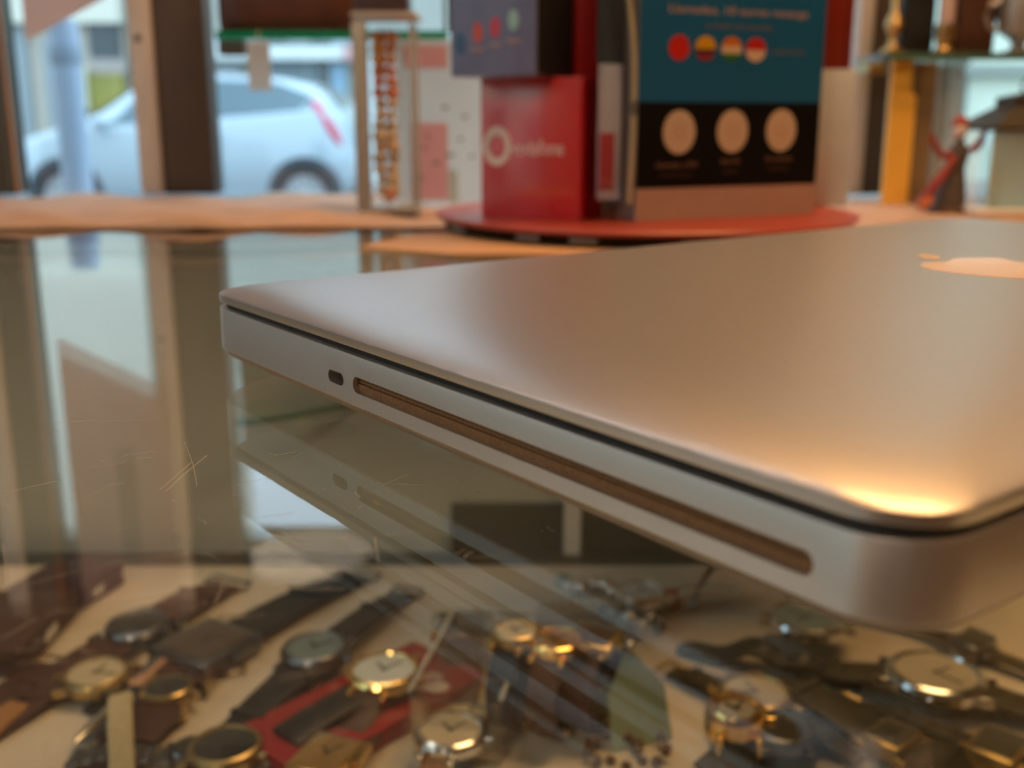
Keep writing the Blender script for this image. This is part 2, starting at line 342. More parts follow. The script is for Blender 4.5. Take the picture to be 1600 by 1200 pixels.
def stadium(x0, x1, z, h, y0, y1):
    r = h / 2; pts = []
    for c, a in ((x1 - r, -PI / 2), (x0 + r, PI / 2)):
        for k in range(11): pts.append((c + r * math.cos(a + PI * k / 10), r * math.sin(a + PI * k / 10)))
    return MB().prism(pts, -y1, -y0, T(0, 0, z) @ RX90)
def cut(o, cutter):
    md = o.modifiers.new('cut', 'BOOLEAN'); md.object = cutter; md.solver = 'EXACT'
    dg = bpy.context.evaluated_depsgraph_get(); me = bpy.data.meshes.new_from_object(o.evaluated_get(dg))
    o.modifiers.clear(); o.data = me; me.name = 'base'; bpy.data.objects.remove(cutter)
SL0, SL1, SLZ, SLH = 85.4 * mm, 211.4 * mm, 12.75 * mm, 3.7 * mm
cut(base, stadium(SL0, SL1, SLZ, SLH, -.003, .009).build('cutter', ALU2, lap))
cut(base, stadium(73.6 * mm, 81.0 * mm, 12.6 * mm, 2.9 * mm, -.003, .007).build('cutter', ALU2, lap))
for p in base.data.polygons: p.use_smooth = True
base.data.set_sharp_from_angle(angle=math.radians(35))
sl = MB().box(SL0 + .0003, SL1 - .0003, .0012, .0085, SLZ - .00185, SLZ - .0002).build('slot_felt', FELT, lap); MB().box(SL0 + .0003, SL1 - .0003, .0014, .0085, SLZ + .0002, SLZ + .00185).build('slot_felt', FELT, lap)
MB().box(SL0 + .0003, SL1 - .0003, .006, .0087, SLZ - .0003, SLZ + .0003).build('slot_gap', BLACK, lap)
MB().box(.0738, .0808, .0055, .0068, .0113, .0139).build('lock_recess', mat('brass_lock_recess', '#5a3c22', 0.6, 0.3), lap)
prof_u = [(.5, 7.7), (.6, 7.3), (1.2, 6.4), (2.6, 5.2), (5, 3.9), (8, 2.8), (12, 2.0), (16, 1.65), (22, 1.6)]
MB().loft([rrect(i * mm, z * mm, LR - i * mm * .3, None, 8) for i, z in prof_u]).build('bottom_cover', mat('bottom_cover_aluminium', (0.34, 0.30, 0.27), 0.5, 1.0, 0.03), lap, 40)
for x, y in ((.024, .026), (.203, .026), (.024, .346), (.203, .346)): MB().lathe([(0, 0), (.006, 0), (.0065, .0006), (.0065, .0018), (0, .0018)], 24, (x, y, 0)).build('foot', BLACK, lap)
# fruit-shaped inlay on the lid: up points to -x of the laptop
def logo_pts():
    body = []
    N = 120
    for k in range(N):
        t = 2 * PI * k / N; c, s = math.cos(t), math.sin(t)
        x = 16.6 * math.copysign(abs(c) ** .82, c); y = 16.4 * math.copysign(abs(s) ** .80, s)
        if y > 0: x *= 1.02
        else: x *= 1 - .24 * (-y / 16.4) ** 1.5
        y -= 2.6 * math.exp(-(x / 3.6) ** 2) if y > 0 else -2.0 * math.exp(-(x / 3.4) ** 2)
        d = math.hypot(x - 20.2, y - 2.2)
        if d < 8.2: x, y = 20.2 + (x - 20.2) / d * 8.2, 2.2 + (y - 2.2) / d * 8.2
        body.append((x, y))
    leaf = []
    for k in range(13):
        u = k / 12; leaf.append((.6 + u * 7.6 - 3.4 * math.sin(PI * u) * .55, 17.4 + u * 8.4 + 3.4 * math.sin(PI * u) * .45))
    for k in range(1, 12):
        u = 1 - k / 12; leaf.append((.6 + u * 7.6 + 3.4 * math.sin(PI * u) * .55, 17.4 + u * 8.4 - 3.4 * math.sin(PI * u) * .45))
    return body, leaf
lb, ll = logo_pts()
LM = Matrix.Translation((0.1225, 0.2040, 0.02602)) @ Matrix.Rotation(PI / 2, 4, 'Z')
lg = MB(); k_ = mm * 1.38
lg.prism([(x * k_, y * k_) for x, y in lb], -.0002, .00012, LM); lg.prism([(x * k_, y * k_) for x, y in ll], -.0002, .00012, LM)
lg.build('lid_logo', LOGO, lap, 0)['label'] = 'pale glossy bitten-fruit emblem'

# ------------------------------------------------------------------ on the ledge: paper, turntable, boxes
def sheet(name, x0, x1, y0, y1, nx, ny, fz, edge, m, th=.0012):
    b = bmesh.new(); g = []
    for j in range(ny + 1):
        row = []
        for i in range(nx + 1):
            x = x0 + (x1 - x0) * i / nx; v = j / ny; ys = edge(x); y = ys + (y1 - ys) * v
            row.append(b.verts.new((x, y, fz(x, y, v))))
        g.append(row)
    for j in range(ny):
        for i in range(nx): b.faces.new((g[j][i], g[j][i + 1], g[j + 1][i + 1], g[j + 1][i]))
    bb = MB(); bb._in(b); o = bb.build(name, m, None, 60)
    md = o.modifiers.new('thickness', 'SOLIDIFY'); md.thickness = th; md.offset = 1
    return o
def pz_(x, y, v):
    a = max(0, min(1, (-.055 - x) / .05))
    w = .0030 + .0015 * math.sin(x * 31 + 1) + .0016 * math.sin(x * 67 + y * 40) + .0011 * math.sin(y * 90 + x * 23)
    hump = .0045 * math.exp(-((x + .27) / .11) ** 2) + .003 * math.exp(-((x + .12) / .05) ** 2)
    crease = .0035 * math.exp(-((v - .16 - .04 * math.sin(x * 19)) / .07) ** 2)
    roll = -max(0, .06 - v) / .06 * .009
    fall = -.0075 * max(0, min(1, (y - .705) / .07))
    return ZG + .0003 + fall + a * max(0.0002, w + hump * (1 - .5 * v) + crease + roll)
kp = sheet('kraft_paper_cover', -.80, .80, .70, 1.04, 160, 24, pz_, lambda x: .705 + (.010 * math.sin(x * 14 + 2) + .006 * math.sin(x * 41)) * (1 if x < -.05 else .3), KRAFT)
tag(kp, 'rumpled brown kraft paper covering the window ledge', 'paper')
cb = MB().prism([(-.083, .585), (-.062, .648), (.0, .668), (.30, .672), (.33, .60), (.20, .575), (.05, .555), (-.03, .557)], ZG + .0001, ZG + .0022).build('cardboard_sheet', mat('tan_cardboard', '#cfa070', 0.7, 0, 0.06, 30), None, 0)
tag(cb, 'flat tan cardboard sheet under the red turntable', 'cardboard')
TX, TY, TR = .0850, .702, .1335
tz = ZG + .0024
tt = thing('turntable', 'red-orange round display turntable with dark rim', 'turntable', (TX, TY, tz))
MB().lathe([(0, 0), (TR - .012, 0), (TR - .006, .001), (TR - .0025, .0066), (0, .0066)], 96).build('base_ring', mat('dark_metal_ring', '#2e2420', 0.22, 0.7, 0.3, 25), tt)
MB().lathe([(0, .0066), (TR - .001, .0066), (TR, .0074), (TR, .0086), (TR - .001, .0094), (0, .0094)], 96).build('plate', mat('orange_red_plate', '#aa4636', 0.35, 0, 0.05, 30), tt)
for k in range(6):
    a = math.radians(207 + k * 21 + (k % 2) * 6)
    MB().box(-.008, .008, -.0005, .0008, .0014, .0052, .0003, T((TR - .0035) * math.cos(a), (TR - .0035) * math.sin(a), 0) @ Matrix.Rotation(a + PI / 2, 4, 'Z')).build('rim_label', mat('silver_rim_label', '#6e6660', 0.4, 0.3), tt)
tz = tz + .0095
SALMON = mat('red_carton', '#d02430', 0.22, 0, 0.04, coat=1.0, spec=1.0); SALMON.node_tree.nodes['Principled BSDF'].inputs['Coat Roughness'].default_value = .15; DRED = mat('deep_red_carton', '#c40c0c', 0.4, 0, 0.04, coat=0.2); WHP = mat('white_print', '#eadfd8', 0.5)
# vodafone box: front turned a little to the left
def yaw_box(name, label, cat, P, w, d, h, yaw, m, bev=.0006):
    t = thing(name, label, cat, P, yaw); MB().box(0, w, 0, d, 0, h, bev).build('carton', m, t); return t
pL = at_z(752, 338, tz); pR = at_z(905, 345, tz)
yaw = math.atan2(pR.y - pL.y, pR.x - pL.x); wv = (pR - pL).length
hb = at_y(752, 122, pL.y).z - tz
vb = yaw_box('sim_card_box', 'small red carton printed vodafone standing on the turntable', 'box', pL, wv, .030, hb, yaw, SALMON)
MV = T(0, -.00005, 0) @ RX90
FZ = lambda py: at_y(830, py, pL.y).z - tz
zc_ = FZ(228)
MB().lathe([(.0062, 0), (.0108, 0), (.0108, .0003), (.0062, .0003)], 36, M=T(wv * .17, 0, zc_) @ RX90 @ Matrix.Diagonal((.86, 1.08, 1, 1)), closed=False).build('emblem', WHP, vb)
MB().prism([(-.0062, .0), (-.0045, -.0045), (0, -.0064), (.0045, -.0045), (.0062, 0), (.0045, .0045), (.001, .0062), (.004, .0088), (-.002, .0078), (-.005, .004)], -.0001, .0002, T(wv * .17, 0, zc_) @ RX90 @ Matrix.Diagonal((.7, 1, 1, 1))).build('emblem_drop', SALMON, vb)
text('vodafone', .0125, 'lettering', WHP, vb, T(wv * .58, 0, zc_ - .001) @ RX90, wv * .52)
# tall deep red carton behind it
x0_, x1_ = at_y(876, 200, .668).x, at_y(944, 200, .668).x
trb = thing('sim_card_box', 'tall deep red carton right behind the vodafone box', 'box', (x0_, .668, tz), 0)
MB().box(0, x1_ - x0_, .0, .03, 0, .175, .0006).build('carton', DRED, trb)
MB().box(x1_ - x0_ - .0002, x1_ - x0_ + .0006, .002, .028, .002, .173).build('edge_panel', mat('dark_carton_edge', '#2a0a10', 0.4), trb)
MB().box(wv - .0004, wv + .0003, .001, .029, .001, hb - .001).build('side_panel', DRED, vb)
# slate box resting on the small red one
sl_z = tz + hb
q0 = at_y(706, 126, pL.y - .004); q1 = at_y(851, 112, pL.y - .004)
wq = abs(q1.x - q0.x) * 1.02
sb = thing('phone_card_box', 'slate grey carton with coloured app icons on top of the vodafone box', 'box', (q0.x, pL.y - .012, sl_z + .0002), yaw * 1.1)
SLATE = mat('slate_card', '#7a82ac', 0.35, 0, 0.04, coat=0.3)
MB().box(0, wq, 0, .044, 0, .115, .0006).build('carton', SLATE, sb)
MB().box(wq - .0002, wq + .0008, .002, .012, .001, .114).build('side_band', mat('brown_black_band', '#1a1512', 0.5), sb); MB().box(wq - .0002, wq + .0009, .0121, .0442, .0, .1152).build('side_band', BLACK, sb)
def ic(px, py): v = at_y(px, py, pL.y - .010); return (v.x - q0.x, v.z - sl_z)
for px, py, col, rx, ry in ((722, 70, '#3d6a9a', .0032, .0062), (754, 54, '#d8625c', .0033, .0058), (785, 47, '#d6506a', .0033, .0058), (817, 37, '#a8d8d2', .0033, .0056)):
    x, z = ic(px, py); disc('icon', mat('icon_' + col[1:], col, 0.4), sb, T(x, 0, z) @ RX90 @ Matrix.Diagonal((rx / .004, ry / .004, 1, 1)), .004)
for px, py, w in ((754, 79, .009), (785, 73, .008), (817, 68, .0095)):
    x, z = ic(px, py); MB().box(x - w / 2, x + w / 2, -.0003, .0001, z - .0008, z + .0008).build('caption', mat('caption_print', '#b9a2a4', 0.6), sb); MB().box(x - w * .38, x + w * .38, -.0003, .0001, z - .0032, z - .002).build('caption', mat('caption_print2', '#94848f', 0.6), sb)
# blue and black box
pL2 = at_z(992, 346, tz); pR2 = at_z(1270, 334, tz)
yw2 = math.atan2(pR2.y - pL2.y, pR2.x - pL2.x); w2 = (pR2 - pL2).length
bbx = thing('phone_box', 'large blue and black carton with round flags facing the counter', 'box', pL2, yw2)
NAVY = mat('petrol_blue_print', '#0a6090', 0.45, 0, 0.05, 20, coat=0.2); BLKP = mat('black_print', '#060506', 0.5, spec=0.2); TANP = mat('bare_tan_card', '#b49c8c', 0.5, 0.0, 0.03)
hz = lambda py, px=1130: at_y(px, py, (pL2.y + pR2.y) / 2).z - tz
MB().box(0, w2, .0002, .045, 0, .185, .0006).build('carton', mat('grey_card', '#8f8a86', 0.45), bbx)
MB().box(0, w2, -.0003, .0004, 0, hz(291)).build('tan_panel', TANP, bbx); MB().box(0, w2, -.0004, .0004, hz(291), hz(160)).build('black_panel', BLKP, bbx); MB().box(0, w2, -.0004, .0004, hz(160), .185).build('blue_panel', NAVY, bbx)
def fx(px): return (at_y(px, 200, (pL2.y + pR2.y) / 2).x - pL2.x) / math.cos(yw2)
CIRC = mat('cream_circle_print', '#cdb8a0', 0.5, 0, 0.03)
for px, py in ((1055, 206), (1144, 205), (1229, 204)):
    x, z = fx(px), hz(py); disc('round_print', CIRC, bbx, T(x, -.0004, z) @ RX90 @ Matrix.Diagonal((.0108 / .012, 1.03, 1, 1)), .012)
    t_ = MB(); t_.lathe([(.0030, 0), (.0036, 0), (.0036, .0001), (.0030, .0001)], 20, M=T(x, -.0007, z) @ RX90, closed=False); t_.build('round_print_mark', mat('circle_mark', '#b28a66', 0.5), bbx)
CAP = mat('caption_cream', '#8a6a58', 0.6); CAP2 = mat('caption_dim', '#4a362e', 0.6)
for px, py, s, w in ((1053, 256, 'Llamadas y SMS', .028), (1143, 252, 'Datos 4G', .013), (1228, 249, 'Sin contrato', .019)):
    text(s, .0042, 'caption', CAP, bbx, T(fx(px), -.0004, hz(py)) @ RX90, w); text('incluidos', .0034, 'caption', CAP2, bbx, T(fx(px), -.0004, hz(py + 15)) @ RX90, w * .8)
text('Llamadas, 10 euros recarga', .0062, 'headline', mat('headline_print', '#c8a08e', 0.6), bbx, T(fx(1148), -.0004, hz(18)) @ RX90, fx(1264) - fx(1032))
text('a todo el mundo', .0042, 'caption', CAP, bbx, T(fx(1148), -.0004, hz(42)) @ RX90, fx(1205) - fx(1095))
text('y muchos mas', .0036, 'caption', CAP, bbx, T(fx(1232), -.0004, hz(79)) @ RX90, fx(1264) - fx(1202))
FR = .0069
def flag(px, bands):
    x, z = fx(px), hz(77)
    for c, v0, v1 in bands:
        pts = [(FR * math.cos(t), FR * math.sin(t)) for t in [2 * PI * k / 60 for k in range(60)] if v0 - .001 <= (math.sin(t) + 1) / 2 <= v1 + .001]
        if v0 > 0 or v1 < 1:
            z0, z1 = (2 * v0 - 1) * FR, (2 * v1 - 1) * FR; pts = []
            for k in range(9):
                zz = z0 + (z1 - z0) * k / 8; pts.append((math.sqrt(max(0, FR * FR - zz * zz)), zz))
            pts += [(-a, b) for a, b in pts[::-1]]
        u = []
        for a in pts:
            if not u or (abs(a[0] - u[-1][0]) + abs(a[1] - u[-1][1])) > 1e-6: u.append(a)
        if abs(u[0][0] - u[-1][0]) + abs(u[0][1] - u[-1][1]) < 1e-6: u.pop()
        MB().prism(u, -.00005, .0003, T(x, -.0004, z) @ RX90).build('flag', mat('flag_' + c[1:], c, 0.5), bbx, 0)
flag(1050, [('#c81c12', 0, 1)]); flag(1093, [('#d8a010', .47, 1), ('#33203a', .3, .47), ('#8c1c2c', 0, .3)]); flag(1136, [('#d87822', .62, 1), ('#dcc4a4', .32, .62), ('#2f7032', 0, .32)]); flag(1177, [('#c41c1c', .48, 1), ('#dcc2a2', 0, .48)])
# clear plastic sleeve with a folded cream cord on its left side
slv = thing('plastic_sleeve', 'clear glossy plastic sleeve with cream cord beside the blue box', 'sleeve', (pL2.x, pL2.y, tz), yw2)
MB().box(-.0195, -.0010, .004, .0052, .0, .18).build('film', ACRYL, slv); MB().box(-.0195, -.0187, .004, .034, .0, .18).build('film', ACRYL, slv)
MB().box(-.0185, -.0035, .012, .0135, .012, .088, .0004).build('insert_card', mat('lilac_card', '#d8dcf0', 0.4), slv); MB().box(-.0180, -.0085, .0108, .0119, .018, .050, .0003).build('red_carton_reflection', mat('pink_reflection', '#c04a58', 0.4), slv)  # pink strip paints the red carton's reflection in the glossy plastic
MB().box(-.0190, -.0015, .014, .0155, .088, .178, .0004).build('back_card', mat('slate_back_card', '#46525c', 0.5), slv)
pts = [(-.0105 + .0085 * (1 - math.cos(min(1, u / .55) * PI)) / 2 - .001 * math.sin(u * 7), .0025, .175 - u * .165) for u in [k / 20 for k in range(21)]]
MB().tube(pts, .0016, 8).build('cord', LCRM, slv)
# white box with a red-brown box on top, right of the blue one
pw = at_z(1277, 322, tz)
w1 = at_y(1326, 322, pw.y).x - pw.x
wb = thing('sim_card_box', 'plain white carton standing behind the right edge of the blue box', 'box', (pw.x - .012, pw.y, tz), -.06); hw = at_y(1300, 108, pw.y).z - tz
MB().box(0, w1 + .010, 0, .028, 0, hw, .0006).build('carton', mat('cool_white_carton', '#ccd6dc', 0.5), wb)
rb2 = thing('sim_card_box', 'rusty red carton stacked on the plain white carton', 'box', (pw.x - .010, pw.y, tz + hw + .0001), -.06)
MB().box(0, w1 + .004, 0, .024, 0, .085, .0006).build('carton', mat('rust_red_carton', '#8c2408', 0.45), rb2); MB().box((w1 + .004) * .82, (w1 + .004) * .86, -.0004, .0004, 0, .085).build('print_stripe', mat('dark_rust', '#4a1206', 0.5), rb2)

# ------------------------------------------------------------------ vitrine with amber beads, leaflet
LZ = ZG - .0006
VY = .84
v0 = at_y(569, 320, VY).x; v1 = at_y(648, 320, VY).x; VH = at_y(600, 24, VY).z - LZ; VW = v1 - v0
vit = thing('acrylic_vitrine', 'small clear vitrine with beige corner posts beside the red boxes', 'vitrine', (v0, VY, LZ))
VP = mat('beige_post', '#a6a9a2', 0.4, 0.0, 0.05)
MB().box(-.004, VW + .004, -.004, VW + .004, 0, .004, .0006).build('base_plate', VP, vit); MB().box(-.005, VW + .005, -.005, VW + .005, VH - .0015, VH + .002, .0006).build('top_plate', mat('grey_beige_plate', '#b8b4aa', 0.4, 0.0), vit)
for x, y, w in ((0, 0, .0048), (VW, 0, .0014), (0, VW, .0016), (VW, VW, .0016)): MB().box(x - w, x + w, y - w, y + w, .004, VH - .004, .0008).build('corner_post', VP, vit)
for a in ((.006, VW - .004, -.0012, 0), (.006, VW - .004, VW, VW + .0012)): MB().box(a[0], a[1], a[2], a[3], .004, VH - .004).build('panel', ACRYL, vit)
amb = [translucent(mat('amber_' + c, '#' + c, 0.25, 0, 0.2, 300, coat=0.5), '#' + c, .25) for c in ('f0b878', 'f0a070', 'ecd0a8', 'ecd8b8', 'd8c8a8')]
nk = thing('amber_necklace', 'amber bead necklace hanging inside the small vitrine', 'necklace', (v0 + VW * .42, VY + VW * .5, LZ))
rn = random.Random(5)
MB().tube([(0, 0, VH - .006), (0, 0, .02)], .0006, 6).build('cord', LCRM, nk)
for k in range(15):
    z = VH - .014 - k * .0082; c = amb[0 if k < 3 else 1 if k < 6 else rn.choice((2, 3, 4))]
    for s in (-1, 1): MB().sphere((s * (.0038 + rn.uniform(0, .0016)), rn.uniform(-.002, .002), z), rn.uniform(.0046, .0062), sz=.9, n=10).build('bead', c, nk)
MB().sphere((.002, -.004, .012), .0055, n=12).build('pendant', amb[1], nk)
bk = tag(MB().box(v0 - .004, v0 + VW * .96, VY + .004, VY + .032, LZ + VH + .0023, LZ + VH + .030, .003).build('coin_purse', mat('plum_leather', '#4a3a3e', 0.5)), 'dark plum coin purse lying on top of the vitrine', 'purse')
LY = .93
l0 = at_y(622, 318, LY); l1_ = at_y(754, 60, LY)
lf = thing('leaflet', 'white leaflet with pale pink printed panels leaning behind the vitrine', 'leaflet', (l0.x, LY, ZG - .001)); lh = l1_.z - ZG + .001; lw = l1_.x - l0.x
MB().box(0, lw, 0, .0006, 0, lh).build('paper', translucent(mat('pale_grey_paper', '#d8dede', 0.6, 0, 0.05, 60), '#e4ecec', .6), lf)
PK = translucent(mat('pale_pink_print', '#eec8ce', 0.6, 0, 0.06, 70), '#f8ccd2', .6)
def lfx(px): return at_y(px, 200, LY).x - l0.x
def lfz(py): return at_y(680, py, LY).z - ZG + .001
MB().box(lfx(632), lfx(700), -.0003, .0002, lfz(106), lfz(70)).build('print_panel', PK, lf); MB().box(lfx(640), lfx(699), -.0003, .0002, lfz(312), lfz(192)).build('print_panel', PK, lf); MB().box(lfx(700), lfx(714), -.0003, .0002, lfz(318), lfz(265)).build('print_panel', mat('pale_blue_print', '#a8c0c8', 0.6), lf)
GP = mat('grey_print', '#8c8884', 0.6)
for px, py, w in ((664, 210, 6), (660, 228, 5), (655, 275, 5), (695, 240, 14), (716, 215, 6), (734, 242, 6), (690, 165, 10), (675, 252, 12), (722, 180, 8)): MB().box(lfx(px), lfx(px + w), -.0005, .0001, lfz(py + 5), lfz(py)).build('print_mark', GP, lf)
lf.rotation_euler = (-.05, 0, 0)

# ------------------------------------------------------------------ hanging glass shelf with brown bag, left of the vitrine
SY0, SY1 = .955, 1.040
sz_ = at_y(450, 55, SY0).z
sx0 = at_y(337, 55, .955).x; sx1 = at_y(700, 55, SY0).x
gs = thing('glass_shelf', 'green-edged glass shelf fixed to the brown window post', 'shelf', (0, 0, sz_))
MB().box(sx0, sx1, SY0 + .001, SY1, -.0035, .0035).build('glass_sheet', SHELFG, gs); MB().box(sx0, sx1, SY0 - .0006, SY0 + .001, -.0035, .0035).build('polished_edge', GREEN, gs)
MB().box(sx0, sx0 + .022, SY0 + .004, SY0 + .02, -.016, -.0036, .001).build('bracket', DARKF, gs)
MB().tube([(sx1 - .004, SY0 + .02, .0036), (sx1 - .004, SY0 + .02, HEAD - sz_)], .0012, 6).build('hanging_rod', STEEL, gs); MB().tube([(sx1 - .004, SY1 - .01, .0036), (sx1 - .004, SY1 - .01, HEAD - sz_)], .0012, 6).build('hanging_rod', STEEL, gs)
BGM = mat('brown_bag_leather', '#4a2616', 0.45, 0, 0.25, 40, bump=0.2)
bag = thing('handbag', 'brown leather handbag on the glass shelf by the window post', 'bag', (sx0 - .004, SY0 + .004, sz_ + .0037))
bw = at_y(566, 40, SY0).x - sx0
def bagloop(z, f): return [(bw / 2 + math.copysign(abs(math.cos(t)) ** .4, math.cos(t)) * bw / 2 * (1 - .04 * f), .035 + math.copysign(abs(math.sin(t)) ** .6, math.sin(t)) * .033 * (1 - .5 * f), z) for t in [2 * PI * k / 40 for k in range(40)]]
MB().loft([bagloop(z, f) for z, f in ((0, .35), (.003, .12), (.012, 0), (.04, .1), (.07, .5), (.078, .8))]).build('body', BGM, bag, 50)
MB().loft([[(x, y - .002, z) for x, y, z in bagloop(z, f)] for z, f in ((.045, .06), (.047, .02), (.074, .42), (.081, .75))]).build('flap', LBRN, bag, 50)
MB().box(bw * .46, bw * .54, -.002, .001, .040, .052, .001).build('clasp', BRASS, bag)
MB().tube([(bw * (.2 + .6 * k / 12), .035, .078 + .03 * math.sin(PI * k / 12)) for k in range(13)], .003, 8).build('handle', LBRN, bag)
tg = thing('hang_tag', 'pale grey paper tag hanging below the brown handbag shelf', 'tag', (at_y(404, 80, SY0 - .004).x, SY0 - .004, sz_ - .001))
tw = .0095; thh = sz_ - at_y(404, 140, SY0).z
MB().box(-tw, tw, -.0004, .0004, -thh, -.004).build('paper', translucent(mat('pale_grey_tag', '#e0e4e6', 0.6), '#e6eaec', .6), tg); MB().tube([(0, 0, -.006), (0, 0, .0), (0, .004, .005)], .0004, 6).build('string', LCRM, tg)

# ------------------------------------------------------------------ right display: shelf, leather goods, yellow folder, figurine, lantern
RY0 = .945
rz_ = at_y(1500, 88, RY0).z
xa = at_y(1390, 88, RY0).x; xb = at_y(1720, 88, RY0).x
rg = thing('glass_shelf', 'glass shelf on the right carrying dark leather goods', 'shelf', (0, 0, rz_))
MB().box(xa, xb, RY0 + .001, 1.04, -.003, .003).build('glass_sheet', SHELFG, rg); MB().box(xa, xb, RY0 - .0005, RY0 + .001, -.003, .003).build('polished_edge', mat('dim_green_edge', '#4a6a58', 0.3), rg)
MB().box(xa, xa + .016, 1.0, 1.03, -.012, -.0031, .001).build('bracket', BRASS, rg)
sp = tag(bx('side_board', mat('tan_side_board', '#8a6a44', 0.6), xb, xb + .018, .90, 1.04, ZG - .006, HEAD - .001), 'tan upright board closing the right end of the window display', 'board')
def rat(px, py, y): v = at_y(px, py, y); return v
z0 = rz_ + .0032
x = rat(1397, 40, .965).x
bs = thing('brass_candlestick', 'slim brass candlestick at the left end of the right glass shelf', 'candlestick', (x + .002, .97, z0))
MB().lathe([(0, 0), (.010, 0), (.010, .003), (.005, .006), (.0035, .012), (.006, .018), (.008, .024), (.006, .030), (.0035, .036), (.004, .08), (.008, .086), (.008, .092), (0, .092)], 20).build('stem', BRASS, bs); MB().lathe([(0, .092), (.0055, .092), (.0055, .14), (0, .141)], 14).build('candle', LCRM, bs)
def pouch(name, label, px0, px1, y, h, d, m, mf):
    xa_, xb_ = rat(px0, 60, y).x, rat(px1, 60, y).x; w = xb_ - xa_
    t = thing(name, label, 'leather case', (xa_, y, z0))
    lp = lambda z, f: [(w / 2 + math.copysign(abs(math.cos(u)) ** .35, math.cos(u)) * w / 2 * (1 - .06 * f), d / 2 + math.copysign(abs(math.sin(u)) ** .5, math.sin(u)) * d / 2 * (1 - .3 * f), z) for u in [2 * PI * k / 32 for k in range(32)]]
    MB().loft([lp(z * h, f) for z, f in ((0, .5), (.04, .1), (.2, 0), (.7, .05), (.95, .4), (1, .9))]).build('body', m, t, 50)
    MB().loft([[(X, Y - .0012, Z) for X, Y, Z in lp(z * h, f)] for z, f in ((.55, .0), (.57, -.06), (.95, .3), (1.02, .8))]).build('flap', mf, t, 50)
    MB().lathe([(0, 0), (.003, 0), (.0024, .0015), (0, .002)], 12, M=T(w / 2, -.0014, h * .6) @ RX90).build('stud', BRASS, t)
    return t
pouch('leather_case', 'black leather case beside the brass candlestick', 1408, 1464, .97, .085, .04, LBLK, mat('black_leather_flap', '#0e0e10', 0.4, 0, 0.2, 400))
pouch('leather_case', 'dark brown leather case between the pink candle and the pewter cup', 1490, 1560, .975, .09, .045, LBRN, mat('dark_brown_flap', '#2e1a10', 0.45, 0, 0.2, 400))
t = thing('candle', 'pale pink candle in a brass cup on the right glass shelf', 'candle', (rat(1477, 50, .965).x, .965, z0)); MB().lathe([(0, 0), (.009, 0), (.009, .003), (.006, .006), (.0085, .012), (.0085, .024), (.007, .024), (.007, .014), (0, .014)], 20).build('cup', BRASS, t); MB().lathe([(0, .0145), (.0066, .0145), (.0066, .09), (.005, .092), (0, .092)], 18).build('wax', mat('pink_wax', '#c4b0b4', 0.5), t)
t = thing('pewter_cup', 'dull grey pewter cup at the right end of the glass shelf', 'cup', (rat(1592, 60, .975).x, .975, z0)); MB().lathe([(0, 0), (.012, 0), (.013, .002), (.006, .006), (.006, .010), (.017, .018), (.020, .032), (.019, .05), (.0175, .05), (.018, .034), (.012, .016), (0, .014)], 28).build('bowl', mat('pewter', (.45, .44, .42), 0.4, 0.8), t)
MB().tube([(-.019, 0, .044), (-.028, 0, .040), (-.031, 0, .030), (-.027, 0, .022), (-.019, 0, .020)], .0022, 8).build('handle', MATS['pewter'], t)
# yellow folder, tan card
YY = .99
ye = thing('yellow_folder', 'bright yellow cardboard folder standing against the right window post', 'folder', (rat(1379, 320, YY).x, YY, ZG - .006)); yw = rat(1416, 200, YY).x - rat(1377, 200, YY).x; yh = rat(1400, 92, YY).z - ZG + .006
YM = mat('yellow_card', '#ffc04a', 0.6, 0, 0.03)
MB().prism([(0, 0), (yw, 0), (yw, yh * .74), (yw * .82, yh * .78), (yw * .78, yh), (0, yh)], -.008, 0, RX90).build('front_cover', YM, ye, 0); MB().prism([(.001, 0), (yw - .001, 0), (yw - .001, yh * .73), (.001, yh * .95)], -.010, -.0082, RX90).build('papers', LCRM, ye, 0)
tc_ = tag(MB().box(rat(1421, 200, 1.0).x, rat(1456, 200, 1.0).x, .998, 1.004, ZG - .006, rat(1430, 98, 1.0).z).build('mount_card', mat('tan_mount_card', '#8c7250', 0.7)), 'tan mount card upright beside the yellow folder', 'card')
wp = thing('white_post', 'white double batten standing behind the red figurine', 'post', (rat(1453, 300, 1.02).x, 1.02, ZG - .0060)); ww_ = (rat(1489, 200, 1.02).x - rat(1453, 200, 1.02).x); wh = rz_ - ZG + .0027
MB().box(0, ww_ * .42, 0, .014, 0, wh, .001).build('batten', translucent(mat('ivory_batten', '#d0c8ba', 0.5), '#e0d8ca', .5), wp); MB().box(ww_ * .46, ww_, -.004, .014, 0, wh, .0015).build('batten', translucent(mat('milk_white_batten', '#e8e8e0', 0.5), '#f0f0e8', .5), wp)
